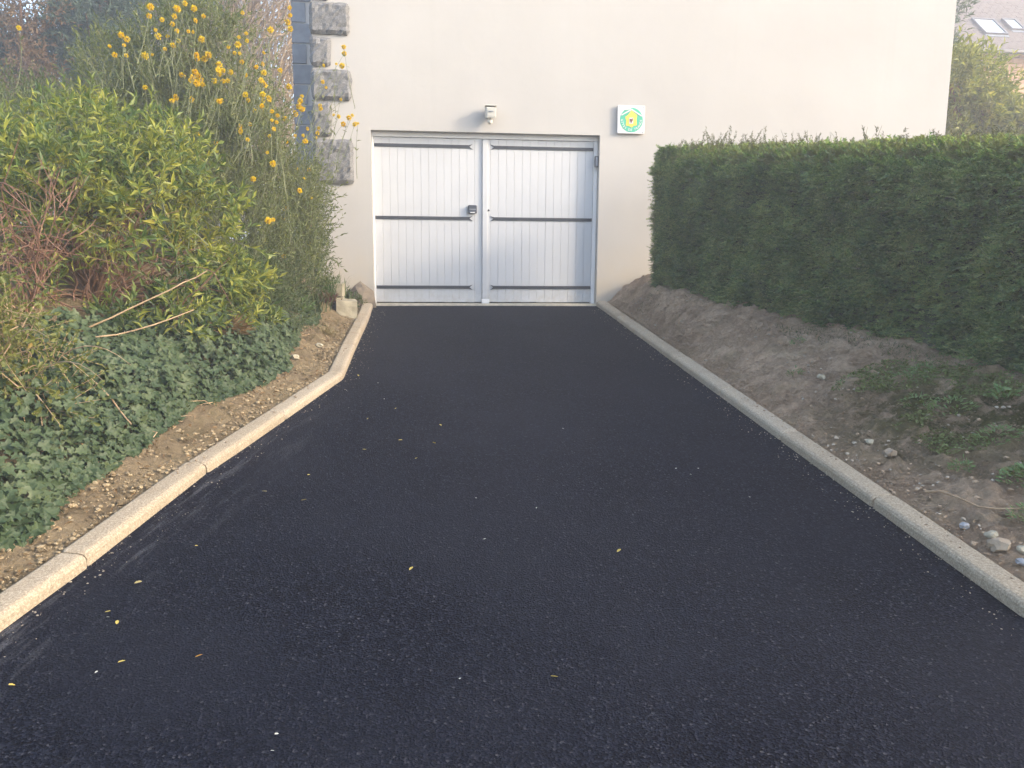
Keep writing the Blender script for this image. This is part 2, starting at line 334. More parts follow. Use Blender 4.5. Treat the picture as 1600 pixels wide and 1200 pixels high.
# kerbs, stone by stone
def kerb(path, side, name):
    root = empty(name, (path[0][0], path[0][1], zdrive(path[0][1])), kind='structure')
    prof = [(0, -.12), (0, .034), (.006, .046), (.018, .054), (.034, .057), (.098, .059), (.108, .056), (KW, .045), (KW, -.12)]
    # resample into metre long stones
    P = np.array(path); seg = np.hypot(*np.diff(P, axis=0).T); cum = np.concatenate([[0], np.cumsum(seg)])
    cuts = [0]
    for a, b in zip(cum[:-1], cum[1:]):
        n = max(1, round((b-a)/1.0)); cuts += list(a+(b-a)*np.arange(1, n+1)/n)
    pt = lambda s: np.array([np.interp(s, cum, P[:, 0]), np.interp(s, cum, P[:, 1])])
    pts = [pt(s) for s in cuts]
    nrm = []
    for i in range(len(pts)):
        a = pts[max(0, i-1)]; b = pts[min(len(pts)-1, i+1)]; d = (b-a)/np.linalg.norm(b-a); nrm.append(np.array([d[1], -d[0]])*side)
    for i in range(len(pts)-1):
        bm = bmesh.new(); g = .0045
        a, b = pts[i], pts[i+1]; d = (b-a)/np.linalg.norm(b-a); rings = []
        dz = random.uniform(-.002, .002); dxn = random.uniform(-.003, .003)
        for t, q, n, inset in ((0, a+d*g, nrm[i], .010), (.012, a+d*(g+.012), nrm[i], 0), (.988, b-d*(g+.012), nrm[i+1], 0), (1, b-d*g, nrm[i+1], .010)):
            zb = float(zdrive(q[1])); ring = []
            for (px, pz) in prof:
                pxx = px+(inset*.6 if px < .05 else -inset*.6); pzz = pz-(inset*.7 if pz > 0 else 0)
                qq = q+n*(pxx+dxn); ring.append(bm.verts.new((qq[0], qq[1], zb+pzz+dz)))
            rings.append(ring)
        k = len(prof)
        for r0, r1 in zip(rings[:-1], rings[1:]):
            for j in range(k): bm.faces.new((r0[j], r0[(j+1) % k], r1[(j+1) % k], r1[j]))
        bm.faces.new(rings[0][::-1]); bm.faces.new(rings[-1])
        o = obj('kerb_stone', bm_mesh('kerb_stone', bm), M_KERB, root); o.matrix_parent_inverse = Matrix.Translation(root.location).inverted()
    return root
kerb([tuple(p) for p in KL], 1, 'left_kerb')
kerb([tuple(p) for p in KR], -1, 'right_kerb')

# ------------------------------------------------------------------ house
house = empty('house', (1.8, 0, 0), 'cream rendered house with granite corner stones above the black drive', 'house')
HI = Matrix.Translation((1.8, 0, 0)).inverted()
def hp(o): o.parent = house; o.matrix_parent_inverse = HI; return o
XL, XR, OH, OT = -1.915, 5.5417, 1.30, 1.936
bm = bmesh.new()    # front gable wall with the garage opening, 0.35 thick
EV, RG, XC = 4.7, 8.2, (XL+XR)/2
def wall_front(bm):
    outer = [(XL, -.6), (-OH, -.6), (-OH, OT), (OH, OT), (OH, -.6), (XR, -.6), (XR, EV), (XC, RG), (XL, EV)]
    # split into convex pieces that share edges
    quads = [[(XL, -.6), (-OH, -.6), (-OH, OT), (XL, OT)], [(OH, -.6), (XR, -.6), (XR, OT), (OH, OT)],
             [(XL, OT), (-OH, OT), (OH, OT), (XR, OT), (XR, EV), (XC, RG), (XL, EV)]]
    c = {}
    def vv(p, y):
        k = (round(p[0], 4), round(p[1], 4), y)
        if k not in c: c[k] = bm.verts.new((p[0], y, p[1]))
        return c[k]
    for q in quads:
        bm.faces.new([vv(p, 0) for p in q]); bm.faces.new([vv(p, .35) for p in q][::-1])
    for a, b in zip(outer, outer[1:]+outer[:1]): bm.faces.new((vv(a, 0), vv(a, .35), vv(b, .35), vv(b, 0)))
wall_front(bm)
bmesh.ops.remove_doubles(bm, verts=bm.verts, dist=1e-5)
hp(obj('front_wall', bm_mesh('front_wall', bm), M_RENDER))
hp(box('side_wall', XL, XL+.35, .35, 10, -.6, EV-.05, M_RENDER)); hp(box('side_wall', XR-.35, XR, .35, 10, -.6, EV-.05, M_RENDER))
for s in (-1, 1):
    bm = bmesh.new(); e = (XL-.2 if s < 0 else XR+.2); sl = (RG-EV)/(XC-XL); ez = EV-.2*sl
    vs = [bm.verts.new(p) for p in ((e, -.12, ez+.05), (XC, -.12, RG+.05), (XC, 10.2, RG+.05), (e, 10.2, ez+.05), (e, -.12, ez+.2), (XC, -.12, RG+.2), (XC, 10.2, RG+.2), (e, 10.2, ez+.2))]
    for f in ((0, 1, 2, 3), (4, 7, 6, 5), (0, 4, 5, 1), (1, 5, 6, 2), (2, 6, 7, 3), (3, 7, 4, 0)): bm.faces.new([vs[i] for i in f])
    hp(obj('roof', bm_mesh('roof', bm), M_SLATE))
# wing set back on the left
hp(box('wing_wall', -2.79, XL-.003, 5.0, 9.5, -.6, 5.1, M_RENDER))
z = 4.99; k = 0
while z > .6:
    wq = .44 if k % 2 == 0 else .21; h = .325
    hp(box('quoin_stone', -2.815, -2.795+wq, 4.975, 5.25, z-h, z-.022, M_DQUOIN, bev=.006)); z -= h; k += 1
# rock faced quoins on the front corner
def rock_face(name, x0, x1, z0, z1, seed):
    r = np.random.default_rng(seed); nx = max(5, int((x1-x0)/.035)); nz = max(6, int((z1-z0)/.035))
    bm = bmesh.new(); g = [[None]*(nz+1) for _ in range(nx+1)]
    for i in range(nx+1):
        for j in range(nz+1):
            u, v = i/nx, j/nz; edge = min(u, 1-u)*(x1-x0), min(v, 1-v)*(z1-z0); e = min(edge)
            p = .022+.030*min(1, e/.03)+(r.normal(0, .0055) if e > .01 else 0)
            jx = r.normal(0, .004); jz = r.normal(0, .004)
            cx = .012*(max(0, 1-edge[0]/.04))*(max(0, 1-edge[1]/.05))
            g[i][j] = bm.verts.new((x0+u*(x1-x0)+jx+cx*(1 if u < .5 else -1), -p, z0+v*(z1-z0)+jz+cx*(1 if v < .5 else -1)))
    for i in range(nx):
        for j in range(nz): bm.faces.new((g[i][j], g[i+1][j], g[i+1][j+1], g[i][j+1]))
    ring = [g[i][0] for i in range(nx)]+[g[nx][j] for j in range(nz)]+[g[i][nz] for i in range(nx, 0, -1)]+[g[0][j] for j in range(nz, 0, -1)]
    bk = [bm.verts.new((v.co.x, .03, v.co.z)) for v in ring]; n = len(ring)
    for i in range(n): bm.faces.new((ring[i], bk[i], bk[(i+1) % n], ring[(i+1) % n]))
    return hp(obj(name, bm_mesh(name, bm), M_GRANITE))
qs = [(-1.51, 3.955, 3.62), (-1.71, 3.60, 3.275), (-1.507, 3.252, 2.922), (-1.712, 2.896, 2.588), (-1.50, 2.558, 2.236), (-1.72, 2.215, 1.85), (-1.495, 1.822, 1.34), (-1.71, 4.31, 3.98), (-1.51, 4.62, 4.33)]
for i, (x1, zt, zb) in enumerate(qs): rock_face('quoin_stone', XL-.022, x1, zb, zt, 40+i)
# garage: frame and two leaves of planks
DY = .115
hp(box('door_frame', -OH+.001, OH-.001, DY-.012, DY+.07, OT-.055, OT-.001, M_FRAME, bev=.003))
hp(box('door_frame', -OH+.001, -OH+.022, DY-.012, DY+.07, -.01, OT-.056, M_FRAME, bev=.003))
hp(box('door_frame', OH-.045, OH-.001, DY-.012, DY+.07, -.01, OT-.056, M_FRAME, bev=.003))
hp(box('threshold', -OH+.001, OH-.001, -.012, .3, -.10, .004, M_SILL, bev=.004))
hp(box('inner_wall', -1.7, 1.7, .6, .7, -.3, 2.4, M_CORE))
def leaf_door(x0, x1, flip):
    root = empty('garage_door', ((x0+x1)/2, DY, .02)); hp(root)
    inv = Matrix.Translation(-Vector(root.location))
    def ch(o): o.parent = root; o.matrix_parent_inverse = inv; return o
    z0, z1 = .018, OT-.060; n = 14; wdt = (x1-x0)/n
    ch(box('backing_board', x0, x1, DY+.034, DY+.05, z0, z1, M_DOOR))
    bm = bmesh.new(); bm_box(bm, -wdt/2+.0007, wdt/2-.0007, 0, .030, z0, z1, .0015); pm = bm_mesh('plank', bm); pm.materials.append(M_DOOR)
    for i in range(n):
        o = ch(obj('plank', pm)); o.location = (x0+wdt*(i+.5), DY+.0035+random.uniform(-.0008, .0008), random.uniform(-.003, .003)); 
    for zc in (1.79, .985, .192):
        if not flip: pts = [(x0+.004, zc-.018), (-.20, zc-.018), (-.165, zc-.029), (-.205, zc-.001), (-.165, zc+.029), (-.20, zc+.018), (x0+.004, zc+.018)]; pts = [pts[0], pts[1], (-.158, zc-.030), (-.195, zc), (-.158, zc+.030), pts[5], pts[6]]
        else: pts = [(x1-.004, zc+.018), (.092, zc+.018), (.046, zc+.030), (.084, zc), (.046, zc-.030), (.092, zc-.018), (x1-.004, zc-.018)]
        ch(prism('strap_hinge', pts, DY-.006, DY+.006, M_STRAP))
        for xb in np.linspace(x0+.12, x1-.25, 5) if not flip else np.linspace(x0+.18, x1-.12, 5):
            pass
    return ch
ch = leaf_door(-OH+.024, -.048, False)
bm = bmesh.new(); bm_box(bm, -.214, -.110, DY-.045, DY+.004, 1.042, 1.136, .014, 3)
lk = ch(obj('lock_box', bm_mesh('lock_box', bm), M_DARK))
ch(box('lock_band', -.200, -.124, DY-.049, DY-.044, 1.083, 1.092, M_MIDG, bev=.001)); ch(box('lock_lip', -.190, -.134, DY-.050, DY-.044, 1.045, 1.056, M_WHITE, bev=.001))
ch = leaf_door(-.046, OH-.047, True)
ch(box('cover_strip', -.047, .012, DY-.020, DY+.003, .02, OT-.062, M_DOOR, bev=.004))
bm = bmesh.new(); bmesh.ops.create_cone(bm, cap_ends=True, segments=14, radius1=.012, radius2=.010, depth=.012, matrix=Matrix.Translation((.027, DY-.004, 1.081)) @ Matrix.Rotation(R(90), 4, 'X'))
ch(obj('keyhole', bm_mesh('keyhole', bm), M_STRAP))
bm = bmesh.new(); bm_box(bm, -.055, .035, DY-.05, DY-.004, .004, .055, .006, 2); ch(obj('door_stop', bm_mesh('door_stop', bm), M_FRAME))

# fittings on the wall
def rel(root, inv=None):
    iv = Matrix.Translation(root.location).inverted()
    def f(o): o.parent = root; o.matrix_parent_inverse = iv; return o
    return f
t = empty('wall_lamp', (.03, 0, 2.14), 'small ivory floodlight with motion sensor mounted on the wall above the garage doors', 'lamp'); f = rel(t)
f(box('bracket', .005, .055, -.05, 0, 2.10, 2.17, M_LAMP, bev=.004))
bm = bmesh.new(); V = [(-.034, -.05, 2.205), (.094, -.05, 2.205), (.094, -.06, 2.085), (-.034, -.06, 2.085), (-.022, -.155, 2.187), (.082, -.155, 2.187), (.082, -.145, 2.075), (-.022, -.145, 2.075)]
vs = [bm.verts.new(v) for v in V]
for q in ((0, 1, 2, 3), (7, 6, 5, 4), (0, 4, 5, 1), (1, 5, 6, 2), (2, 6, 7, 3), (3, 7, 4, 0)): bm.faces.new([vs[i] for i in q])
bmesh.ops.bevel(bm, geom=list(bm.edges), offset=.004, segments=2, affect='EDGES'); f(obj('housing', bm_mesh('housing', bm), M_LAMP))
bm = bmesh.new(); vs = [bm.verts.new(v) for v in [(-.012, -.158, 2.175), (.072, -.158, 2.175), (.072, -.150, 2.092), (-.012, -.150, 2.092)]]; bm.faces.new(vs)
r = bmesh.ops.extrude_face_region(bm, geom=bm.faces[:]); [setattr(v, 'co', v.co+Vector((0, .012, 0))) for v in r['geom'] if isinstance(v, bmesh.types.BMVert)]
f(obj('lens', bm_mesh('lens', bm), M_LENS))
f(box('hood', -.036, .096, -.158, -.045, 2.203, 2.211, M_LAMP, bev=.003)); f(box('lens_bar', .004, .052, -.166, -.156, 2.138, 2.148, M_MIDG, bev=.002))
bm = bmesh.new(); bmesh.ops.create_uvsphere(bm, u_segments=14, v_segments=8, radius=.03, matrix=Matrix.Translation((.022, -.085, 2.045)) @ Matrix.Scale(1.1, 4, (0, 0, 1))); f(obj('sensor', bm_mesh('sensor', bm, True), M_LAMP))
f(box('sensor_neck', .008, .036, -.1, -.07, 2.05, 2.085, M_LAMP, bev=.003))

t = empty('small_box', (1.28, .0, 1.65), 'small dark grey box fixed to the right jamb of the garage opening', 'box'); f = rel(t)
bm = bmesh.new(); bm_box(bm, 1.256, 1.2985, .03, .075, 1.585, 1.71, .006, 2); f(obj('casing', bm_mesh('casing', bm), M_DARK)); f(box('front_plate', 1.262, 1.285, .026, .031, 1.60, 1.695, M_MIDG, bev=.001))

SX, SZ = 1.650, 2.113
t = empty('sign', (SX, 0, SZ), 'square white sign with a round green and yellow emblem, right of the lamp', 'sign'); f = rel(t)
bm = bmesh.new(); bm_box(bm, SX-.159, SX+.159, -.040, -.018, SZ-.156, SZ+.156, .003, 1); f(obj('panel', bm_mesh('panel', bm), M_WHITE))
for sx in (-1, 1):
    f(box('batten', SX+sx*.11-.02, SX+sx*.11+.02, -.0185, 0, SZ-.13, SZ+.13, M_MIDG))
    for sz in (-1, 1):
        bm = bmesh.new(); bmesh.ops.create_cone(bm, cap_ends=True, segments=10, radius1=.006, radius2=.005, depth=.006, matrix=Matrix.Translation((SX+sx*.138, -.042, SZ+sz*.137)) @ Matrix.Rotation(R(90), 4, 'X')); f(obj('screw', bm_mesh('screw', bm), M_MIDG))
CZ = SZ-.004; CX = SX+.003
disc = [(CX+.134*math.cos(a), CZ+.136*math.sin(a)) for a in np.linspace(0, 2*math.pi, 49)[:-1]]
f(prism('emblem_disc', disc, -.0425, -.0395, M_GREEN))
P = lambda pts: [(CX+x*.01, CZ+z*.01) for x, z in pts]
f(prism('emblem_shape', P([(-.3, 10.6), (6.6, 5.2), (5.8, 1), (6.4, -5.8), (3, -6.3), (.3, -8.6), (-2.6, -6.8), (-6.6, -6.3), (-5.9, -1), (-7.6, 3.0), (-4, 5.6)]), -.045, -.042, M_YELLOW))
f(prism('emblem_roof', P([(-.2, 12.3), (12.3, 4.9), (11.6, 3.9), (-.2, 10.8), (-11.6, 4.4), (-12.2, 5.5)]), -.0475, -.042, M_WHITE))
f(prism('emblem_smoke', P([(-2.2, 11.5), (-5.0, 11.0), (-8.2, 10.4), (-6, 12.2), (-4.5, 13.4), (-1.5, 14.0), (-.5, 13.2)]), -.0475, -.042, M_WHITE))
f(prism('emblem_window', P([(-2.6, -4.2), (1.9, -4.2), (1.9, 2.4), (-2.6, 2.4)]), -.048, -.0445, M_WHITE))
f(prism('emblem_mark', P([(-.4, -3.6), (-1.9, -.8), (-1.9, 1.3), (-1.0, .9), (-.5, .2), (.0, 1.2), (.7, 1.9), (1.5, 1.2), (1.3, -.9)]), -.051, -.0475, M_BROWN))
txt = 'GÎTES DE FRANCE'
for i, c in enumerate(txt):
    if c == ' ': continue
    cu = bpy.data.curves.new('letter', 'FONT'); cu.body = c; cu.size = .034; cu.align_x = 'CENTER'; cu.align_y = 'CENTER'; cu.extrude = .0015; cu.offset = .0006; cu.resolution_u = 3
    to = bpy.data.objects.new('letter', cu); COL.objects.link(to)
    dg = bpy.context.evaluated_depsgraph_get(); me = bpy.data.meshes.new_from_object(to.evaluated_get(dg)); bpy.data.objects.remove(to); bpy.data.curves.remove(cu)
    a = R(183+i*(174/(len(txt)-1))); rr = .113
    me.transform(Matrix.Translation((CX+rr*math.cos(a), -.044, CZ+rr*math.sin(a))) @ Matrix.Rotation(-(a+R(90)), 4, 'Y') @ Matrix.Rotation(R(90), 4, 'X'))
    f(obj('letter', me, M_WHITE))

# ------------------------------------------------------------------ neighbour house far right
nb = empty('house', (18, 16, 0), 'orange stone house behind the hedge with two roof windows', 'house'); f = rel(nb)
f(box('wall', 12, 24.6, 15.5, 24.5, -.6, 7.0, M_MORTAR))
ye, ze, sl = 15.1, 7.08-.084, .84
bm = bmesh.new(); yr = 20; zr = ze+(yr-ye)*sl
vs = [bm.verts.new(p) for p in ((11.6, ye, ze), (25, ye, ze), (25, yr, zr), (11.6, yr, zr), (25, 2*yr-ye, ze), (11.6, 2*yr-ye, ze))]
vt = [bm.verts.new(v.co+Vector((0, 0, -.14))) for v in vs]
for q in ((0, 1, 2, 3), (3, 2, 4, 5)): bm.faces.new([vs[i] for i in q]); bm.faces.new([vt[i] for i in q][::-1])
for a, b in ((0, 1), (1, 2), (2, 4), (4, 5), (5, 3), (3, 0)): bm.faces.new((vs[a], vt[a], vt[b], vs[b]))
f(obj('roof', bm_mesh('roof', bm), M_OLDROOF))
prm = Matrix.Translation((0, ye, ze)) @ Matrix.Rotation(math.atan(sl), 4, 'X')
kk = math.hypot(1, sl)
# slates on the visible stretch of roof, joined rows (each a few pixels)
bm = bmesh.new(); rs = np.random.default_rng(4)
for j in range(26):
    for i in range(26):
        x0 = 14.6+i*.22+(.11 if j % 2 else 0); s0 = j*.13-.03
        bm_box(bm, x0+.004, x0+.216, s0, s0+.17, .012+rs.uniform(0, .006), .026+rs.uniform(0, .006))
me = bm_mesh('slates', bm); me.transform(prm); tag(f(obj('slates', me, M_OLDROOF)), kind='stuff')
for (x0, x1, y0, y1) in ((17.13, 17.80, 15.80, 16.50), (18.22, 18.6, 16.08, 16.56)):
    s0, s1 = (y0-ye)*kk, (y1-ye)*kk
    bm = bmesh.new(); b = .055
    for q in ((x0-b, x1+b, s0-b, s0), (x0-b, x1+b, s1, s1+b), (x0-b, x0, s0, s1), (x1, x1+b, s0, s1)): bm_box(bm, q[0], q[1], q[2], q[3], .0, .10)
    me = bm_mesh('roof_window', bm); me.transform(prm); ro = f(obj('roof_window', me, M_METALF))
    bm = bmesh.new(); bm_box(bm, x0, x1, s0, s1, .05, .07); me = bm_mesh('pane', bm); me.transform(prm)
    o = obj('pane', me, M_GLASSY, ro)
    bm = bmesh.new(); bm_box(bm, x0-b, x1+b, s0-b-.12, s0-b, .03, .045); me = bm_mesh('flashing', bm); me.transform(prm); obj('flashing', me, M_MIDG, ro)
bm = bmesh.new(); bm_box(bm, -.5, .5, -.5, .5, -.5, .5, .08); sm = bm_mesh('wall_stone', bm); sm.materials.append(M_BRICK)
z = 5.0
while z < 6.95:
    h = rs.uniform(.10, .17); x = 16.7+rs.uniform(0, .2)
    while x < 19.6:
        l = rs.uniform(.18, .42); o = f(obj('wall_stone', sm)); o.location = (x+l/2, 15.49, z+h/2); o.scale = (l-.02, .08+rs.uniform(0, .03), h-.02); x += l
    z += h
gut = f(box('gutter', 11.6, 25, ye-.1, ye-.01, ze-.12, ze-.02, M_METALF, bev=.02))

# ------------------------------------------------------------------ foliage tools
LANCE = (np.array([(0, 0, 0), (.42, -.5, .10), (.42, .5, .10), (1, 0, -.16), (.46, 0, -.02)]), np.array([(0, 1, 4), (0, 4, 2), (1, 3, 4), (4, 3, 2)]))
_iv = [(0, .04), (-.13, .26), (.06, .52), (.33, .27), (.58, .36), (.66, .15), (1, 0)]
_ivo = [(x, -y) for x, y in _iv]+[(x, y) for x, y in _iv[-2::-1]]
IVY = (np.array([(.3, 0, -.05)]+[(x, y, .10*abs(y)-.12*max(0, x-.6)) for x, y in _ivo]), np.array([(0, i, i+1) for i in range(1, len(_ivo))]+[(0, len(_ivo), 1)]))
_sv, _sf = [(0, -.012, 0), (0, .012, 0), (1, 0, -.08)], [(0, 1, 2)]
for k in range(5):
    x = .08+.17*k; l = .30-.03*k
    for s in (-1, 1):
        b = len(_sv); _sv += [(x, 0, -.01), (x+.15, 0, -.02), (x+.19, s*l, .05)]; _sf += [(b, b+1, b+2) if s > 0 else (b, b+2, b+1)]
SPRAY = (np.array(_sv, float), np.array(_sf))
BLADE = (np.array([(0, -.5, 0), (0, .5, 0), (.4, -.45, 0.05), (.4, .45, .05), (.75, -.3, -.02), (.75, .3, -.02), (1, 0, -.18)]), np.array([(0, 1, 2), (1, 3, 2), (2, 3, 4), (3, 5, 4), (4, 5, 6)]))
ROUND = (np.array([(0, 0, 0), (.25, -.42, .06), (.25, .42, .06), (.7, -.48, .04), (.7, .48, .04), (1, 0, -.05), (.5, 0, -.04)]), np.array([(0, 1, 6), (0, 6, 2), (1, 3, 6), (6, 4, 2), (3, 5, 6), (6, 5, 4)]))
def frame(D, Nn):
    D = unit(D); S = unit(np.cross(Nn, D)); Nn = np.cross(D, S); return D, S, Nn
def leaf_mesh(name, P, D, Nn, L, Wd, tm):
    D, S, Nn = frame(D, Nn); tv, tf = tm; n = len(P); L = np.broadcast_to(L, n); Wd = np.broadcast_to(Wd, n)
    V = P[:, None, :]+tv[None, :, 0:1]*(L[:, None, None]*D[:, None, :])+tv[None, :, 1:2]*(Wd[:, None, None]*S[:, None, :])+tv[None, :, 2:3]*(L[:, None, None]*Nn[:, None, :])
    F = tf[None, :, :]+(np.arange(n)*len(tv))[:, None, None]
    return mesh_tris(name, V.reshape(-1, 3), F.reshape(-1, 3))
def put_leaves(root, P, D, Nn, L, Wd, tm, mat, parts=0, name='leaf', score=None, mass='foliage'):
    """the leaves that show largest as objects of their own, the rest as one mass"""
    n = len(P); L = np.broadcast_to(np.asarray(L, float), n).copy(); Wd = np.broadcast_to(np.asarray(Wd, float), n).copy()
    pick = np.zeros(n, bool)
    if parts:
        u, v, d = screen(P); inn = (u > 4) & (u < 1596) & (v > 4) & (v < 1196) & (d > .3)
        _, _, NN = frame(D, Nn); vw = unit(P-CAM)
        sc = L*Wd/d**2*(.25+np.abs((NN*vw).sum(1)))*inn
        if score is not None: sc = sc*score
        idx = np.argsort(-sc)[:parts]; pick[idx] = True
        um = mesh_tris(name, tm[0]*np.array([1, 1, 1]), tm[1]); um.materials.append(mat)
        inv = Matrix.Translation(root.location).inverted()
        Df, Sf, Nf = frame(D[idx], Nn[idx])
        for i, a, b, c in zip(idx, Df, Sf, Nf):
            o = bpy.data.objects.new(name, um); COL.objects.link(o); o.parent = root; o.matrix_parent_inverse = inv
            l, wdd = L[i], Wd[i]; p = P[i]
            o.matrix_basis = Matrix(((a[0]*l, b[0]*wdd, c[0]*l, p[0]), (a[1]*l, b[1]*wdd, c[1]*l, p[1]), (a[2]*l, b[2]*wdd, c[2]*l, p[2]), (0, 0, 0, 1)))
    k = ~pick
    me = leaf_mesh(mass, P[k], D[k], Nn[k], L[k], Wd[k], tm)
    o = obj(mass, me, mat, root); o.matrix_parent_inverse = Matrix.Translation(root.location).inverted(); tag(o, kind='stuff'); return o
def put_mesh(root, name, V, F, mat, kind='stuff', smooth=False):
    o = obj(name, mesh_tris(name, V, F, smooth), mat, root); o.matrix_parent_inverse = Matrix.Translation(root.location).inverted(); tag(o, kind=kind); return o
def sphere_dirs(n, up=0.0):
    d = unit(rng.normal(size=(n, 3))); d[:, 2] += up; return unit(d)
def shoots(blobs, n, per, ln, up=.35, out=.6, spread=.35, a0=.9, inner=.55):
    """leafy shoots over a crown of overlapping blobs -> leaf base, direction, normal, shoot lines, outwardness"""
    B = np.array(blobs, float); wgt = B[:, 3]**2; bi = rng.choice(len(B), n, p=wgt/wgt.sum()); d = sphere_dirs(n, .15)
    rad = B[bi, 3]*(inner+(1-inner)*rng.random(n)**.45); base = B[bi, :3]+d*rad[:, None]*np.array([1, 1, .92])
    ax = unit(d*out+np.array([0, 0, up])+rng.normal(size=(n, 3))*spread)
    T = np.linspace(.05, 1, per)[None, :]+rng.uniform(-.04, .04, (n, per)); ln_ = ln*rng.uniform(.6, 1.3, n)
    P = base[:, None, :]+ax[:, None, :]*(T*ln_[:, None])[..., None]; P[..., 2] -= (.10*ln_[:, None]*T**2)
    h = unit(np.cross(ax, rng.normal(size=(n, 3)))); g = np.cross(ax, h)
    ph = (np.arange(per)[None, :]*2.4+rng.uniform(0, 6.28, (n, 1)))
    q = np.cos(ph)[..., None]*h[:, None, :]+np.sin(ph)[..., None]*g[:, None, :]
    ang = (a0*(1.15-.75*T)+rng.normal(size=T.shape)*.18)[..., None]
    D = ax[:, None, :]*np.cos(ang)+q*np.sin(ang); Nn = ax[:, None, :]*np.sin(ang)-q*np.cos(ang)
    D = D+rng.normal(size=D.shape)*.12; D[..., 2] -= .12
    lines = [np.stack([b-a*l*.4, b, b+a*l*.9-np.array([0, 0, .08*l])]) for b, a, l in zip(base, ax, ln_)]
    s = np.repeat(rad/B[bi, 3], per)
    return P.reshape(-1, 3), unit(D.reshape(-1, 3)), Nn.reshape(-1, 3), lines, s
def curve3(a, b, c, n=8):
    t = np.linspace(0, 1, n)[:, None]; a, b, c = map(np.asarray, (a, b, c)); return a*(1-t)**2+2*b*t*(1-t)+c*t**2
def trunk_limbs(base, blobs, r0, n_per=2):
    L, Rr = [], []
    for b in blobs:
        for _ in range(n_per):
            e = np.array(b[:3])+rng.normal(size=3)*b[3]*.35; s = np.array(base)+rng.normal(size=3)*np.array([.12, .12, 0])*r0*8
            m = (s*.55+e*.45)+np.array([0, 0, .15])*np.linalg.norm(e-s)+rng.normal(size=3)*.06*np.linalg.norm(e-s)
            L.append(curve3(s, m, e)); Rr.append((r0*rng.uniform(.7, 1.2), r0*.25))
    return tubes(L, Rr, 5)

L_WEIG = leafmat('leafy_shrub_leaf', [(0, (.055, .095, .032)), (.3, (.11, .16, .045)), (.5, (.22, .25, .055)), (.72, (.38, .36, .065)), (1, (.46, .36, .08))], .45, clump=2.2)
L_KERR = leafmat('kerria_leaf', [(0, (.09, .12, .045)), (.5, (.165, .185, .068)), (.85, (.25, .245, .10)), (1, (.34, .29, .14))], .5)
L_SMALL = leafmat('small_yellowish_leaf', [(0, (.09, .12, .028)), (.5, (.17, .18, .045)), (.9, (.27, .25, .07)), (1, (.33, .22, .06))], .5)
L_LOW = leafmat('low_shrub_leaf', [(0, (.06, .09, .035)), (.6, (.11, .14, .055)), (1, (.19, .19, .085))], .55)
L_IVY = leafmat('ivy_leaf', [(0, (.034, .058, .026)), (.5, (.066, .094, .042)), (.85, (.105, .132, .060)), (1, (.17, .18, .09))], .5, .18, .3)
L_HEDGE = leafmat('hedge_needle', [(0, (.055, .11, .052)), (.3, (.115, .195, .082)), (.55, (.22, .30, .118)), (.8, (.37, .42, .18)), (1, (.44, .41, .21))], .5, .46, .3, clump=4)
L_HTOP = leafmat('hedge_sunlit_top', [(0, (.13, .155, .065)), (.5, (.21, .225, .09)), (1, (.33, .31, .14))], .5, .35, .3)  # sunlight on hedge top and shoulder put into the leaf colour
L_HTIP = leafmat('hedge_shoot', [(0, (.07, .085, .035)), (1, (.15, .13, .06))], .5, .3)
L_TREE = leafmat('tree_leaf', [(0, (.10, .13, .035)), (.45, (.22, .235, .055)), (.75, (.38, .36, .085)), (1, (.46, .37, .12))], .5)
L_DARK = leafmat('evergreen_leaf', [(0, (.055, .085, .055)), (.6, (.10, .14, .085)), (1, (.17, .18, .10))], .5, .15)
L_DRY = leafmat('dry_leaf', [(0, (.14, .075, .035)), (.5, (.24, .14, .065)), (1, (.36, .24, .13))], .8, .2)
L_GRASS = leafmat('grass_blade', [(0, (.06, .12, .025)), (.6, (.10, .17, .04)), (1, (.18, .20, .07))], .5, .35)
L_RED = leafmat('red_leaf', [(0, (.10, .035, .03)), (.6, (.17, .07, .05)), (1, (.25, .16, .08))], .5, .25)
L_WEED = leafmat('weed_leaf', [(0, (.11, .18, .06)), (.6, (.19, .27, .10)), (1, (.30, .35, .17))], .5, .3)
L_PETAL = leafmat('yellow_petal', [(0, (.82, .47, .012)), (.6, (.88, .62, .025)), (1, (.90, .72, .07))], .6, .35, .2, 1.0)
L_RTWIG = plain('brown_twigs', (.33, .235, .13), .85, .35, 4, 0)
L_BARE = plain('bare_twig', (.17, .09, .055), .7, .3, 8, .2)

# ------------------------------------------------------------------ trees in the background
def bg_tree(name, label, base, blobs, n, per, ln, L, W, mat, trunk_r, tm=LANCE, group=None, bark=None):
    t = empty(name, base, label, 'tree', group)
    P, D, Nn, ln_, s = shoots(blobs, n, per, ln)
    l = rng.uniform(.7, 1.3, len(P))
    put_leaves(t, P, D, Nn, L*l, W*l, tm, mat, mass='crown')
    B = np.array(blobs); top = B[np.argmax(B[:, 2]), :3]
    V, F = tubes([curve3(base, (np.array(base)+top)/2+rng.normal(size=3)*.1, top, 10)], [(trunk_r, trunk_r*.3)], 8)
    put_mesh(t, 'trunk', V, F, bark or M_BARK, None, True)
    V, F = trunk_limbs(np.array(base)*.45+top*.55, blobs, trunk_r*.45, 1); put_mesh(t, 'branches', V, F, bark or M_BARK)
    return t
G0 = -.3
def cluster(c, r, n, rb, sq=1.0, seed=0):
    q = np.random.default_rng(seed); d = unit(q.normal(size=(n, 3)))*q.random((n, 1))**.4
    return [(c[0]+x*r[0], c[1]+y*r[1], c[2]+z*r[2], rb*q.uniform(.7, 1.25)) for x, y, z in d]
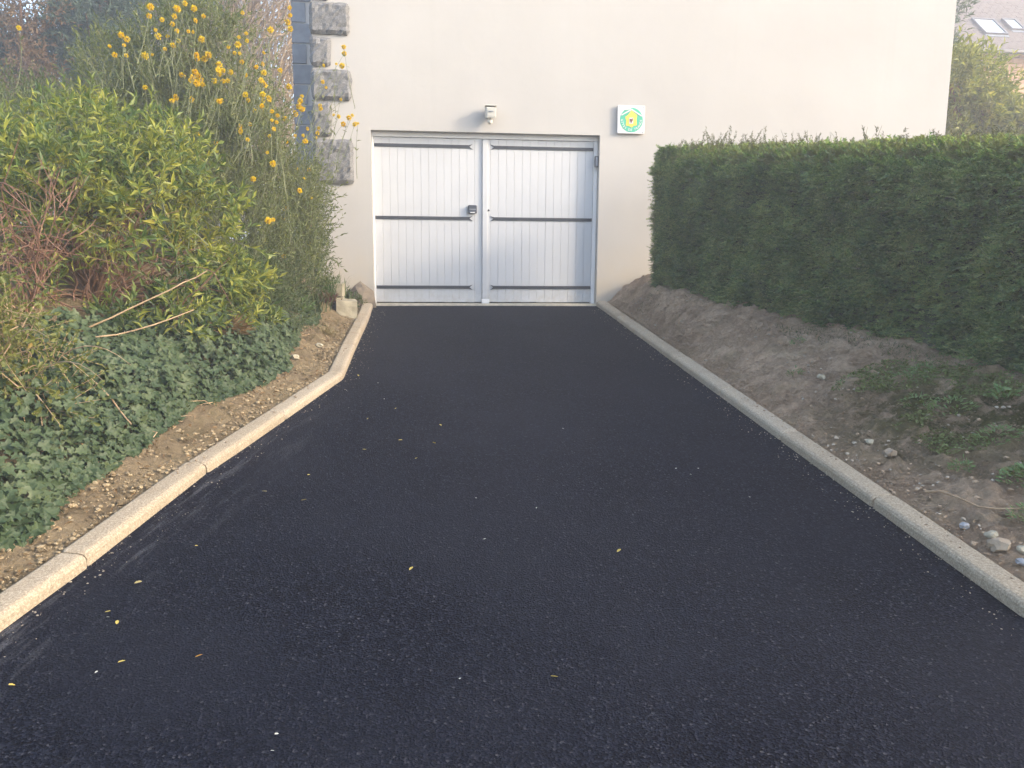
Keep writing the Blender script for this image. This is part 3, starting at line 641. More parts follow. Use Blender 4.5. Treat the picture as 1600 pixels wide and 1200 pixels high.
bg_tree('evergreen_tree', 'dark bluish evergreen at the far left behind the shrubs', (-8.9, 8.2, G0), cluster((-8.7, 8, 3.4), (.9, .9, 2.4), 22, .6, seed=1), 2300, 12, .4, .13, .035, L_DARK, .13)
bg_tree('evergreen_tree', 'dark bluish evergreen beside the gap of sky at the top left', (-7.1, 8.6, G0), cluster((-7.15, 8.4, 3.6), (.62, .8, 2.7), 22, .5, seed=2), 2300, 12, .4, .13, .035, L_DARK, .12)
bg_tree('dry_tree', 'thin tree with withered brown leaves between the two dark evergreens', (-7.9, 7.4, G0), cluster((-7.9, 7.3, 3.7), (.3, .4, 1.9), 14, .33, seed=3), 700, 9, .35, .10, .035, L_DRY, .07)
bg_tree('conifer', 'tall dark conifer rising out of the top of the picture beyond the gap of sky', (-7.0, 14.0, G0), cluster((-6.75, 14, 8.0), (.5, .6, 1.6), 16, .6, seed=8)+cluster((-7.0, 14, 3.2), (1.4, .8, 1.6), 16, .7, seed=9), 1800, 12, .5, .2, .05, L_DARK, .14)
bg_tree('shrubby_tree', 'grey green bushy tree below the gap of sky at the upper left', (-6.0, 6.5, G0), cluster((-6.0, 6.5, 2.2), (1.1, .8, 1.4), 18, .6, seed=10), 1900, 12, .4, .09, .026, L_KERR, .09)
# brown twiggy tree beside the house wing
TX, TY = -7.2, 16.4
tt = empty('twiggy_tree', (TX, TY, G0), 'leafless tree of dense reddish brown twigs beside the left corner of the house', 'tree')
n = 11000; c = np.stack([rng.uniform(TX-3.2, TX+3.2, n), rng.uniform(TY-1.4, TY+1.6, n), rng.uniform(1.2, 11.6, n)], 1)
keep = ((c[:, 0]-TX)/3.2)**2+((c[:, 2]-6.2)/5.4)**2 < 1; c = c[keep]; lines = []
for p in c:
    d = unit(np.array([(p[0]-TX)*.14, 0, .8])+rng.normal(size=3)*.45); l = rng.uniform(.6, 1.7); e = p+d*l
    lines.append(curve3(p, (p+e)/2+rng.normal(size=3)*.12, e, 4))
V, F = tubes(lines, [(.017, .006)]*len(lines), 3); put_mesh(tt, 'twigs', V, F, L_RTWIG)
lines = [curve3((TX, TY, G0), (TX+rng.normal()*.5, TY, 3), (rng.uniform(TX-2.4, TX+2.4), rng.uniform(TY-1, TY+1), rng.uniform(6, 11)), 8) for _ in range(22)]
V, F = tubes(lines, [(.09, .02)]*22, 5); put_mesh(tt, 'branches', V, F, M_BARK)
P = c[rng.integers(0, len(c), 9000)]+rng.normal(size=(9000, 3))*.4; put_leaves(tt, P, sphere_dirs(9000), sphere_dirs(9000), .09, .04, LANCE, leafmat('brown_leaf', [(0, (.20, .14, .075)), (.6, (.29, .21, .11)), (1, (.24, .23, .10))], .7), mass='withered_leaves')
# right: sunlit bush and taller tree between the two houses
bg_tree('leafy_tree', 'sunlit yellow green bush between the right corner of the house and the stone house', (9.6, 4.2, G0), cluster((9.0, 4.2, 1.9), (1.2, .9, 1.25), 26, .5, seed=4)+[(8.5, 4, 3.4, .42), (8.9, 4.1, 3.5, .40), (8.25, 4.1, 3.65, .40), (8.8, 4.2, 2.9, .45), (9.3, 4.2, 2.7, .45)], 3600, 11, .4, .13, .045, L_TREE, .09)
bg_tree('tall_tree', 'grey green tree half hidden by the right corner of the house', (11.4, 9.4, G0), cluster((11.1, 9.3, 4.6), (.55, .8, 2.6), 18, .6, seed=5), 1500, 11, .5, .16, .04, L_DARK, .12)
bg_tree('leafy_bush', 'dull green bush behind the right end of the clipped hedge', (10.6, 2.4, G0), cluster((10.4, 2.2, 1.4), (1.7, .8, 1.1), 18, .6, seed=6), 2000, 11, .4, .11, .04, L_TREE, .07)

# ------------------------------------------------------------------ left planting
def zl(x, y): return float(zleft(np.array(x), np.array(y)))
# leafy shrub
blobs = [(-3.4, -3.6, 1.05, .30), (-2.95, -3.75, 1.18, .26), (-2.55, -3.6, 1.0, .28), (-2.28, -3.45, .78, .24), (-2.55, -3.95, .82, .22), (-2.95, -4.1, .92, .22), (-3.4, -4.05, .98, .25), (-3.9, -3.7, .95, .32), (-2.72, -4.05, .62, .16), (-2.25, -3.75, .55, .18), (-3.15, -4.15, .68, .15),
         (-2.2, -3.5, .30, .18), (-2.38, -3.95, .38, .13), (-2.42, -3.9, .10, .15), (-2.72, -4.0, .02, .14), (-3.95, -4.1, .75, .28), (-2.7, -3.1, 1.2, .32), (-3.3, -3.0, 1.3, .34), (-3.9, -2.9, 1.15, .4), (-2.12, -3.2, .25, .2), (-4.5, -3.2, .9, .45), (-2.95, -3.4, .8, .3), (-3.1, -4.2, .28, .10), (-2.32, -4.1, .14, .14), (-2.6, -4.28, .06, .12), (-2.14, -3.65, .06, .15), (-2.05, -3.3, .05, .14)]
bx, by = -2.95, -3.75; t = empty('leafy_shrub', (bx, by, zl(bx, by)), 'large shrub with long yellow green leaves and bare reddish twigs beneath, left of the drive', 'shrub')
P, D, Nn, ln_, s = shoots(blobs, 1620, 12, .20, up=.5, inner=.35, a0=1.05)
l = rng.uniform(.65, 1.3, len(P))
put_leaves(t, P, D, Nn, .080*l, .023*l, LANCE, L_WEIG, 300, score=np.clip(s-.55, .02, 1))
lines = list(ln_); V, F = tubes(lines, [(.0035, .0015)]*len(lines), 3); put_mesh(t, 'shoots', V, F, M_BARKG)
V, F = trunk_limbs((bx, by, zl(bx, by)-.02), blobs, .013, 4); put_mesh(t, 'branches', V, F, M_BARK)
lines, rad = [], []
for i in range(18):     # bare reddish twigs in front of the dark hollow
    x0 = rng.uniform(-3.2, -2.2); y0 = -4.02+rng.uniform(-.1, .15); z0 = zl(x0, y0)
    e = np.array([x0+rng.normal()*.28-.05, y0-rng.uniform(.05, .32), z0+rng.uniform(.3, .68)]); m = (np.array([x0, y0, z0])+e)/2+rng.normal(size=3)*.09
    c = curve3((x0, y0, z0-.03), m, e, 9); lines.append(c+rng.normal(size=c.shape)*.008); rad.append((rng.uniform(.004, .009), .002))
    for k in range(5):
        j = rng.integers(3, 8); d = unit(rng.normal(size=3)*.7+np.array([0, -.2, .8])); lines.append(curve3(c[j], c[j]+d*.1, c[j]+d*rng.uniform(.12, .32)+rng.normal(size=3)*.05, 5)); rad.append((.003, .0012))
V, F = tubes(lines, rad, 4); put_mesh(t, 'bare_twigs', V, F, L_BARE)
# one mostly bare shrub at the left edge
t = empty('bare_shrub', (-3.15, -4.35, zl(-3.15, -4.35)), 'leafless shrub of forked reddish branches at the left edge of the picture', 'shrub')
lines, rad = [], []
for i in range(16):
    a = rng.uniform(0, 6.28); o0 = np.array([-3.12, -4.36, zl(-3.12, -4.36)-.02])
    e = o0+np.array([math.cos(a)*.34, math.sin(a)*.3-.05, rng.uniform(.4, .85)]); c = curve3(o0, (o0+e)/2+rng.normal(size=3)*.1, e, 9); c = c+rng.normal(size=c.shape)*.01
    lines.append(c); rad.append((.007, .002))
    for k in range(7):
        j = rng.integers(3, 9); d = unit(rng.normal(size=3)*.7+np.array([0, -.1, .7])); q = curve3(c[j], c[j]+d*.12, c[j]+d*rng.uniform(.15, .4)+rng.normal(size=3)*.05, 5); lines.append(q); rad.append((.0042, .0014))
        d2 = unit(rng.normal(size=3)*.7+d); lines.append(curve3(q[2], q[2]+d2*.06, q[2]+d2*.16, 4)); rad.append((.0026, .001))
V, F = tubes(lines, rad, 4); put_mesh(t, 'branches', V, F, L_BARE)
P, D, Nn, ln_, s = shoots([(-3.1, -4.4, .1, .3), (-3.2, -4.3, .5, .25)], 40, 7, .15); put_leaves(t, P, D, Nn, .04, .014, LANCE, L_WEIG, mass='leaves')

# kerria with its yellow pompons
KB = [(-2.75, -1.9, 1.25, .5), (-2.38, -1.85, 1.4, .42), (-2.12, -1.55, 1.1, .38), (-2.05, -1.5, .75, .38), (-2.35, -2.2, .8, .42), (-2.9, -1.6, 1.75, .48), (-2.45, -1.5, 1.85, .36), (-3.2, -1.5, 1.6, .5), (-2.0, -1.95, .42, .33), (-3.5, -1.9, 1.35, .5), (-4.0, -1.8, 1.3, .55), (-4.4, -1.2, 1.5, .6), (-1.92, -1.2, 1.15, .26), (-2.55, -1.6, 2.3, .3), (-2.95, -1.5, 2.35, .35), (-3.4, -1.5, 2.05, .4), (-2.75, -1.4, 2.6, .3)]
bx, by = -2.6, -1.7; t = empty('kerria_shrub', (bx, by, zl(bx, by)), 'tall arching shrub with yellow pompon flowers by the left corner of the house', 'shrub')
BLO = np.array([(-2.79, -2.72, 2.4), (-2.63, -2.59, 2.43), (-2.7, -2.08, 2.61), (-2.58, -2.28, 2.52), (-2.71, -2.72, 2.31), (-2.7, -2.41, 2.42), (-2.73, -2.37, 2.37), (-2.48, -2.66, 2.33), (-2.54, -2.14, 2.5), (-2.81, -2.7, 2.34), (-2.84, -2.45, 2.3), (-2.71, -2.33, 2.33), (-2.6, -2.41, 2.31), (-2.6, -2.27, 2.34), (-2.91, -2.14, 2.33), (-2.89, -1.94, 2.38), (-2.69, -2.54, 2.17), (-2.73, -2.22, 2.28), (-2.56, -2.17, 2.31), (-2.75, -2.54, 2.14), (-2.99, -2.8, 2.17), (-3.23, -1.92, 2.35), (-3.06, -2.53, 2.16), (-3.17, -2.52, 2.15), (-3.31, -2, 2.2), (-3.13, -2.27, 2.14), (-2.95, -2.38, 2.12), (-2.98, -2.1, 2.19), (-3.72, -2.77, 2.2), (-2.26, -2.16, 2.34), (-2.21, -2.46, 2.21), (-2.09, -2.72, 2.18), (-2.34, -2.21, 2.25), (-2.34, -1.96, 2.26), (-2.17, -2.61, 2.11), (-2.23, -2.23, 2.13), (-2, -2.53, 2.14), (-2.08, -2.13, 2.14), (-2.13, -2.15, 2.11), (-2.5, -2.6, 2.09), (-2.63, -2.05, 2.18), (-2.5, -2.21, 2.18), (-2.54, -2.19, 2.15), (-2.45, -2.06, 2.14), (-2.38, -2.41, 2.02), (-2.44, -2.12, 2.05), (-2.37, -2.01, 2.09), (-2.28, -2.71, 1.96), (-2.5, -2.04, 2.01), (-2.34, -2.45, 1.93), (-2.32, -2.37, 1.95), (-2.5, -2.67, 1.95), (-2.6, -2.17, 2.02), (-2.55, -2.54, 1.93), (-2.62, -2.02, 2.02), (-2.52, -2.55, 1.89), (-2.54, -2.29, 1.93), (-2.59, -2.44, 1.93), (-2.2, -2.25, 2.02), (-1.99, -2.62, 1.97), (-2.01, -2.64, 1.91), (-2.08, -2.13, 1.99), (-2.07, -2.12, 1.97), (-1.91, -2.29, 2.06), (-2.78, -1.97, 2.06), (-2.14, -2.61, 1.8), (-2.23, -2.03, 1.86), (-2, -2.65, 1.8), (-2.12, -1.93, 1.88), (-2.02, -2.24, 1.84), (-2.08, -2.25, 1.78), (-2.52, -1.93, 1.87), (-2.44, -2.09, 1.84), (-2.68, -2.09, 1.84), (-2.31, -2.75, 1.72), (-2.71, -2.47, 1.79), (-2.67, -2.72, 1.72), (-2.89, -2.63, 1.83), (-1.94, -2.61, 1.68), (-1.99, -2.03, 1.74), (-1.93, -2.69, 1.6), (-1.92, -2.53, 1.61), (-1.97, -2.36, 1.58), (-2.18, -2.04, 1.77), (-2.34, -1.93, 1.71), (-2.28, -2.16, 1.62), (-2.19, -2.61, 1.52), (-2.17, -2.31, 1.62), (-2.04, -2.16, 1.55), (-2.11, -2.75, 1.44), (-2.06, -2.19, 1.41), (-1.97, -2.47, 1.29), (-2.46, -2.27, 1.47), (-2.18, -2.2, 1.18), (-1.93, -1.5, 2.77), (-1.91, -1.63, 2.67), (-1.94, -1.6, 2.62), (-1.87, -1.92, 2.48), (-1.97, -2.35, 2.36), (-2.12, -2.69, 2.39), (-2.16, -2.37, 2.32), (-2.59, -2.32, 1.53), (-1.5, -0.94, 2.58), (-1.5, -0.89, 2.53), (-1.59, -0.8, 2.45), (-1.52, -0.95, 2.4), (-1.7, -0.94, 2.4), (-1.71, -0.96, 2.24), (-1.67, -1.06, 2.17), (-1.56, -0.73, 2.12), (-1.76, -0.8, 2.04), (-1.76, -0.76, 2.02), (-1.63, -0.77, 1.96), (-1.56, -1, 1.91), (-1.43, -0.96, 1.93), (-1.47, -0.87, 1.92), (-1.53, -0.85, 1.86), (-1.37, -1.06, 1.84), (-1.41, -0.94, 1.85), (-1.81, -1.46, 1.72), (-1.78, -2.02, 1.58), (-1.77, -0.89, 1.81), (-1.79, -0.83, 1.77), (-1.78, -1.02, 1.7), (-2.03, -1.26, 1.62), (-1.78, -1.88, 1.55), (-1.79, -1.97, 1.81), (-1.83, -1.85, 1.85), (-1.87, -1.79, 1.8), (-1.81, -1.9, 1.89), (-1.83, -1.62, 1.98), (-1.95, -1.26, 1.68), (-1.89, -1.99, 1.99), (-1.97, -1.73, 1.76), (-1.93, -2.2, 2.08), (-1.94, -1.3, 1.37), (-1.84, -1.2, 1.37), (-1.79, -1.97, 1.22), (-1.84, -0.75, 1.27), (-1.82, -2.05, 1.11), (-1.78, -1.57, 1.08), (-2.1, -2.64, 1.15), (-2.05, -1.41, 0.99), (-2.02, -1.26, 0.99), (-2.03, -1.62, 0.88), (-1.97, -2.79, 0.82), (-1.94, -2.74, 0.83), (-1.99, -1.73, 0.73), (-1.84, -1.34, 0.66), (-2, -1.89, 0.54), (-2.01, -1.5, 0.55), (-1.84, -0.99, 0.45)])
P, D, Nn, ln_, s = shoots(KB, 5200, 11, .26, up=.8, out=.35, inner=.5)
l = rng.uniform(.6, 1.35, len(P)); put_leaves(t, P, D, Nn, .046*l, .0135*l, LANCE, L_KERR)
lines = list(ln_); rad = [(.0028, .0012)]*len(lines)
V, F = tubes(lines, rad, 3); put_mesh(t, 'shoots', V, F, M_BARKG)
lines, rad, LP, LD = [], [], [], []
for i in range(95):
    s0 = np.array([rng.normal()*.42-2.55, rng.normal()*.35-1.6, 0]); s0[0] = min(s0[0], -1.75); s0[2] = zl(s0[0], s0[1])-.02
    top = rng.uniform(1.3, 2.75); e = np.array([s0[0]*1.02+rng.normal()*.32-.10*max(0, top-1.5), s0[1]-rng.normal()*.3, top]); e[0] = min(e[0], -1.9-.18*max(0, top-1.2))
    c = curve3(s0, (s0+e)/2+np.array([0, 0, .35]), e, 10); lines.append(c); rad.append((.004, .0012))
    for k in range(24):
        j = rng.uniform(.35, 1); p = c[int(j*9)]+(c[min(9, int(j*9)+1)]-c[int(j*9)])*rng.random(); LP.append(p); LD.append(unit(rng.normal(size=3)*.8+np.array([0, 0, .5])))
for p in BLO:                                              # every pompon sits on its own twig
    d = unit(np.array([rng.normal()*.25+(.18 if p[0] > -1.95 else 0), rng.normal()*.15, 1.0])); l = rng.uniform(.28, .55) if p[0] < -1.8 else rng.uniform(.4, .65)
    q = p-d*l-np.array([.10, 0, 0]); c = curve3(q, (p+q)/2+rng.normal(size=3)*.03, p, 7); lines.append(c); rad.append((.0032, .0014))
    for k in range(7): LP.append(c[rng.integers(0, 6)]); LD.append(unit(rng.normal(size=3)*.8+np.array([0, 0, .6])))
for (x, z) in ((-1.50, 2.12), (-1.66, 1.64), (-1.57, 1.44), (-1.61, 1.25), (-1.69, 1.14), (-1.72, 2.45), (-1.60, 1.9)):
    e = np.array([x, -.8, z]); q = np.array([-1.98+rng.normal()*.04, -.95, z-rng.uniform(.45, .75)]); c = curve3(q, (q+e)/2+np.array([-.04, 0, .06]), e, 9); lines.append(c); rad.append((.004, .0014))
    for k in range(3):
        j = rng.integers(4, 8); d = unit(np.array([.5, 0, .7])+rng.normal(size=3)*.4); lines.append(curve3(c[j], c[j]+d*.06, c[j]+d*rng.uniform(.08, .18), 4)); rad.append((.0022, .001)); LP.append(c[j]+d*.1); LD.append(d)
V, F = tubes(lines, rad, 4); put_mesh(t, 'stems', V, F, M_BARKG)
LP, LD = np.array(LP), np.array(LD); l = rng.uniform(.6, 1.4, len(LP)); put_leaves(t, LP, LD, sphere_dirs(len(LP), .8), .042*l, .013*l, LANCE, L_KERR, mass='stem_leaves')
pv, pf = [], []
for i in range(90):
    k = i+.5; ph = math.acos(1-2*k/90); th = 3.883*i*2; d = np.array([math.sin(ph)*math.cos(th), math.sin(ph)*math.sin(th), math.cos(ph)]); d = unit(d+rng.normal(size=3)*.15)
    a = unit(np.cross(d, rng.normal(size=3))); b = np.cross(d, a); rr = rng.uniform(.8, 1.1); o0 = len(pv)
    pv += [d*.25, d*rr*.75+a*.20, d*rr+b*.08, d*rr*.75-a*.20]; pf += [(o0, o0+1, o0+2), (o0, o0+2, o0+3)]
fm = mesh_tris('flower', np.array(pv), np.array(pf)); fm.materials.append(L_PETAL)
iv = Matrix.Translation(t.location).inverted()
for p in BLO:
    o = bpy.data.objects.new('flower', fm); COL.objects.link(o); o.parent = t; o.matrix_parent_inverse = iv
    o.location = p; o.rotation_euler = rng.uniform(0, 6, 3); sc = rng.uniform(.015, .034); o.scale = (sc, sc, sc*rng.uniform(.7, 1.0))
# small leaved shrub at the lower left edge
blobs = [(-2.95, -5.2, .12, .24), (-2.85, -5.45, -.05, .2), (-2.72, -5.2, -.08, .2), (-3.15, -5.0, .30, .26), (-2.62, -5.45, -.2, .15), (-3.1, -5.4, .1, .25), (-3.4, -5.2, .3, .3)]
bx, by = -2.95, -5.25; t = empty('small_leaved_shrub', (bx, by, zl(bx, by)), 'straggly shrub with tiny yellowish leaves at the left edge above the ivy', 'shrub')
P, D, Nn, ln_, s = shoots(blobs, 900, 12, .2, up=.2, out=.6, spread=.6, inner=.35); l = rng.uniform(.6, 1.3, len(P)); put_leaves(t, P, D, Nn, .030*l, .015*l, ROUND, L_SMALL)
V, F = tubes(list(ln_), [(.0028, .0012)]*len(ln_), 3); put_mesh(t, 'shoots', V, F, M_TWIG)
lines, rad = [], []
for i in range(11):
    o0 = np.array([rng.uniform(-3.1, -2.7), rng.uniform(-5.4, -5.0), 0]); o0[2] = zl(o0[0], o0[1]); e = o0+np.array([rng.normal()*.3+.1, rng.normal()*.25-.1, rng.uniform(.0, .5)]); lines.append(curve3(o0, (o0+e)/2+np.array([0, 0, .25]), e, 9)); rad.append((.004, .0012))
V, F = tubes(lines, rad, 4); put_mesh(t, 'stems', V, F, M_TWIG)
# low shrubs between the kerria and the drive
for (lab, blobs, n, cat) in (('low grey green shrub beneath the pompon flowers near the house corner', [(-1.98, -1.25, .55, .26), (-1.9, -.85, .62, .2), (-1.86, -1.55, .30, .2), (-2.1, -.7, .8, .25), (-1.88, -.8, .92, .19), (-1.93, -.75, 1.15, .19)], 760, 'shrub'),
                             ('low grey green shrub between the ivy and the large leafy shrub', [(-2.12, -2.45, .25, .28), (-2.0, -2.1, .22, .24), (-2.2, -2.75, .2, .28), (-1.95, -2.6, .02, .18)], 620, 'shrub')):
    b = blobs[0]; t = empty('low_shrub', (b[0], b[1], zl(b[0], b[1])), lab, cat, 'low grey green shrubs on the left bank')
    P, D, Nn, ln_, s = shoots(blobs, n, 11, .18, up=.6, inner=.4); l = rng.uniform(.6, 1.3, len(P)); put_leaves(t, P, D, Nn, .042*l, .012*l, LANCE, L_LOW)
    V, F = tubes(list(ln_), [(.0025, .001)]*len(ln_), 3); put_mesh(t, 'shoots', V, F, M_BARKG)
    V, F = trunk_limbs((b[0], b[1], zl(b[0], b[1])), blobs, .007, 5); put_mesh(t, 'stems', V, F, M_BARK)
# ivy bank
t = empty('ivy', (-2.6, -4.6, zl(-2.6, -4.6)), 'dense dark green ivy covering the bank along the left kerb', 'ivy')
n = 23000; y = rng.uniform(-8.2, -1.3, n); edge = .27+.15*fbm(y*1.3, y*0+3.3, 3, 77)+.10*np.clip((y+3)/1.5, 0, 1)
d = edge+rng.random(n)**1.2*(.78+.3*np.clip((-5-y)/1.5, 0, 1)); x = xkl(y)-KW-d; z = zleft(x, y)
nx = np.stack([(zleft(x-.03, y)-zleft(x+.03, y))/.06, (zleft(x, y-.03)-zleft(x, y+.03))/.06, np.ones(n)], 1); nx = unit(nx)
lift = .015+.15*rng.random(n)*np.clip((d-edge)*5, .15, 1)+.10*np.clip(fbm(x*3.5, y*3.5, 3, 55), -.2, 1)*np.clip((d-edge)*4, 0, 1)
P = np.stack([x, y, z], 1)+nx*lift[:, None]
Nn = unit(nx+rng.normal(size=(n, 3))*.38+np.array([.25, -.22, .1])); D = unit(np.cross(Nn, rng.normal(size=(n, 3))*.6+np.array([-.6, .8, 0]))+np.array([.25, -.1, -.45]))
l = rng.uniform(.5, 1.4, n)*.042
put_leaves(t, P, D, Nn, l, l*1.05, IVY, L_IVY, 300, score=np.clip(lift*8, .05, 1))
lines = []
for i in range(130):
    yy = rng.uniform(-8, -2); dd = rng.uniform(.22, .6); pts = []
    for k in range(7): pts.append((xkl(yy)-KW-dd, yy, zl(float(xkl(yy))-KW-dd, yy)+rng.uniform(.0, .05))); yy += rng.normal()*.05; dd += rng.uniform(0.0, .06)
    lines.append(np.array(pts, float))
V, F = tubes(lines, [(.0028, .0014)]*len(lines), 3); put_mesh(t, 'runners', V, F, M_TWIG)
# dry canes lying over the ivy
for (a, b, c, lab) in (((-2.62, -5.0, -.05), (-2.42, -5.2, -.10), (-2.25, -5.30, -.30), 'straight dry cane sloping down across the ivy'), ((-2.95, -4.75, .12), (-2.55, -4.85, .02), (-2.15, -4.4, .22), 'bent pale dry cane lying above the ivy beneath the leafy shrub'), ((-2.75, -4.6, .1), (-2.35, -4.5, .3), (-2.08, -4.3, .45), 'upright dry cane in front of the leafy shrub')):
    V, F = tubes([curve3(a, b, c, 10)+rng.normal(size=(10, 3))*.003], [(.006, .0035)], 6); tag(obj('dry_cane', mesh_tris('dry_cane', V, F, True), M_TWIG), lab, 'cane', 'dry canes on the left bank')
# dead fern, dock, grass, purple plant, stonecrop
def tuft(name, label, cat, c, n, L, Wd, tm, mat, sp, up, part_name=None):
    t = empty(name, c, label, cat); d = unit(np.stack([rng.normal(size=n)*sp, rng.normal(size=n)*sp, np.full(n, up)], 1)); P = np.array(c)+rng.normal(size=(n, 3))*np.array([.25, .25, .02])*L
    l = rng.uniform(.6, 1.2, n); 
    if part_name:
        put_leaves(t, P, d, np.cross(d, np.cross(np.array([0, 0, 1.]), d)), L*l, Wd*l, tm, mat, n-1, part_name)
    else: put_leaves(t, P, d, np.cross(d, np.cross(np.array([0, 0, 1.]), d)), L*l, Wd*l, tm, mat)
    return t
tuft('dead_fern', 'clump of withered brown fern below the leafy shrub', 'fern', (-2.12, -3.75, zl(-2.12, -3.75)+.12), 420, .16, .02, LANCE, L_DRY, .8, .45)
tuft('grass_tuft', 'fresh green grass tuft beside the house corner above the stone blocks', 'grass', (-1.74, -.85, zl(-1.74, -.85)+.02), 240, .26, .008, BLADE, L_GRASS, .42, 1)
tuft('grass_tuft', 'long olive grass tuft left of the purple leaved plant', 'grass', (-1.83, -1.5, zl(-1.83, -1.5)), 200, .28, .008, BLADE, L_LOW, .5, .9)
tuft('strap_leaved_plant', 'small plant with reddish purple strap leaves in front of the stone blocks', 'plant', (-1.73, -1.05, zl(-1.73, -1.05)+.02), 70, .17, .018, BLADE, L_RED, .7, .6)
tuft('broad_leaved_plant', 'broad leaved green plant left of the stone blocks', 'plant', (-1.88, -1.85, zl(-1.88, -1.85)+.05), 26, .17, .065, ROUND, L_WEED, .9, .55, 'leaf')
tuft('broad_leaved_plant', 'broad leaved plant growing among the ivy at its far end', 'plant', (-2.02, -2.95, zl(-2.02, -2.95)+.08), 24, .16, .06, ROUND, L_LOW, .9, .5, 'leaf')
t = empty('stonecrop', (-1.56, -.5, zl(-1.56, -.5)), 'grey green cushion plant against the wall left of the garage doors', 'plant')
P, D, Nn, ln_, s = shoots([(-1.57, -.5, zl(-1.57, -.5)+.05, .10), (-1.47, -.42, zl(-1.47, -.42)+.04, .07), (-1.66, -.45, zl(-1.66, -.45)+.06, .09)], 190, 8, .06); put_leaves(t, P, D, Nn, .022, .013, ROUND, L_LOW)
# little plants at the foot of the ivy
tuft('dry_grass', 'withered tuft of straw coloured grass at the foot of the bank near the stone step', 'grass', (-1.62, -2.1, zl(-1.62, -2.1)), 130, .14, .005, BLADE, leafmat('straw', [(0, (.28, .20, .10)), (1, (.45, .35, .20))], .8, .2), .8, .5)

# ------------------------------------------------------------------ stones
def boulder(name, c, size, mat, seed, label=None, cat='stone', rz=0, sub=2, rough=.14, boxy=0, parent=None):
    r = np.random.default_rng(seed); bm = bmesh.new()
    if boxy:
        bm_box(bm, -.5, .5, -.5, .5, -.5, .5); bmesh.ops.subdivide_edges(bm, edges=bm.edges[:], cuts=3, use_grid_fill=True)
        for v in bm.verts: v.co = v.co*(1-.10*max(0, v.co.length-.62))+Vector(r.normal(0, .008, 3))
    else:
        bmesh.ops.create_icosphere(bm, subdivisions=sub, radius=.5)
        for v in bm.verts: v.co *= 1+r.normal(0, rough)
    me = bm_mesh(name, bm); o = obj(name, me, mat); o.location = c; o.scale = size; o.rotation_euler = (r.normal(0, .1), r.normal(0, .1), rz); 
    if label: tag(o, label, cat)
    return o
def zr_(x, y): return float(zright(np.array(x), np.array(y)))
boulder('stone_block', (-1.54, -.93, .0), (.21, .40, .20), M_STONE, 1, 'pale squared stone step lying beside the far end of the left kerb', boxy=1, rz=.12)
boulder('stone_block', (-1.66, -.78, .20), (.19, .22, .13), M_STONE, 2, 'squared stone on top of the little stack by the purple plant', boxy=1, rz=-.1)
boulder('stone_block', (-1.645, -.77, .07), (.15, .22, .14), M_STONE, 3, 'squared stone under another at the bottom of the little stack', boxy=1, rz=.05)
boulder('rock', (-1.43, -.12, .07), (.30, .20, .34), M_STONEB, 4, 'brown rock set against the wall at the left foot of the garage opening', 'rock', sub=2, rough=.10)
stn = [(-1.62, -2.62, .055, M_STONE, 'pale pebble farthest up the left soil strip near the kerb bend'), (-1.73, -3.25, .06, M_STONE, 'pale round stone on dry soil beside the bend of the left kerb'),
       (1.90, -4.35, .05, M_STONE, 'whitish stone on bare soil halfway along the right bank'), (1.68, -5.56, .06, M_STONET, 'grey brown stone on the bare soil above the right kerb'), (1.67, -5.38, .045, M_STONE, 'small pale stone behind the grey brown stone on bare soil'),
       (1.535, -6.60, .075, M_STONET, 'largest tan stone beside the near end of the right kerb'), (1.525, -6.40, .04, M_STONEG, 'small bluish grey stone below the pale root'), (1.535, -6.73, .04, M_STONEG, 'blue grey flat stone nearest the camera on the right bank'), (1.57, -6.51, .045, M_STONE, 'whitish stone behind the largest tan stone'), (1.60, -6.66, .05, M_STONE, 'pale stone touching the right side of the largest tan stone')]
for i, (x, y, s, m, lab) in enumerate(stn):
    z = zl(x, y) if x < 0 else zr_(x, y); boulder('stone', (x, y, z+s*.18+.018), (s*1.2, s, s*.75), m, 60+i, lab, rz=i*1.1)
# clods and gravel: too many to count
def scatter(name, x, y, z, size, mats, seed, flat=.7):
    r = np.random.default_rng(seed); bm = bmesh.new(); bmesh.ops.create_icosphere(bm, subdivisions=1, radius=.5); v0 = np.array([v.co[:] for v in bm.verts]); f0 = np.array([[v.index for v in q.verts] for q in bm.faces]); bm.free()
    for k, mat in enumerate(mats):
        s = slice(k, None, len(mats)); n = len(x[s])
        J = v0[None]*(1+r.normal(0, .16, (n, len(v0), 1)))*size[s][:, None, None]*np.stack([r.uniform(.8, 1.4, n), r.uniform(.8, 1.3, n), np.full(n, flat)], 1)[:, None, :]
        a = r.uniform(0, 6.28, n); c_, s_ = np.cos(a)[:, None], np.sin(a)[:, None]
        V = np.stack([J[..., 0]*c_-J[..., 1]*s_, J[..., 0]*s_+J[..., 1]*c_, J[..., 2]], -1)+np.stack([x[s], y[s], z[s]+size[s]*.12], 1)[:, None, :]
        F = f0[None]+(np.arange(n)*len(v0))[:, None, None]
        tag(obj(name, mesh_tris(name, V.reshape(-1, 3), F.reshape(-1, 3)), mat), kind='stuff')
n = 11000; y = rng.uniform(-8, -.6, n); d = .01+rng.random(n)**1.2*.62; x = xkl(y)-KW-d
scatter('soil_clods', x, y, zleft(x, y)+.006, .005+.024*rng.random(n)**4, [M_SOILL, plain('clod', (.26, .20, .115), .95, .3, 20, .5), plain('clod_light', (.31, .24, .14), .95, .3, 20, .5)], 5)
n = 13000; y = rng.uniform(-8, -.2, n); b = xkr(y)+KW; wd = xhedge(y)-b; d = rng.random(n)**1.4; x = b+.01+wd*d
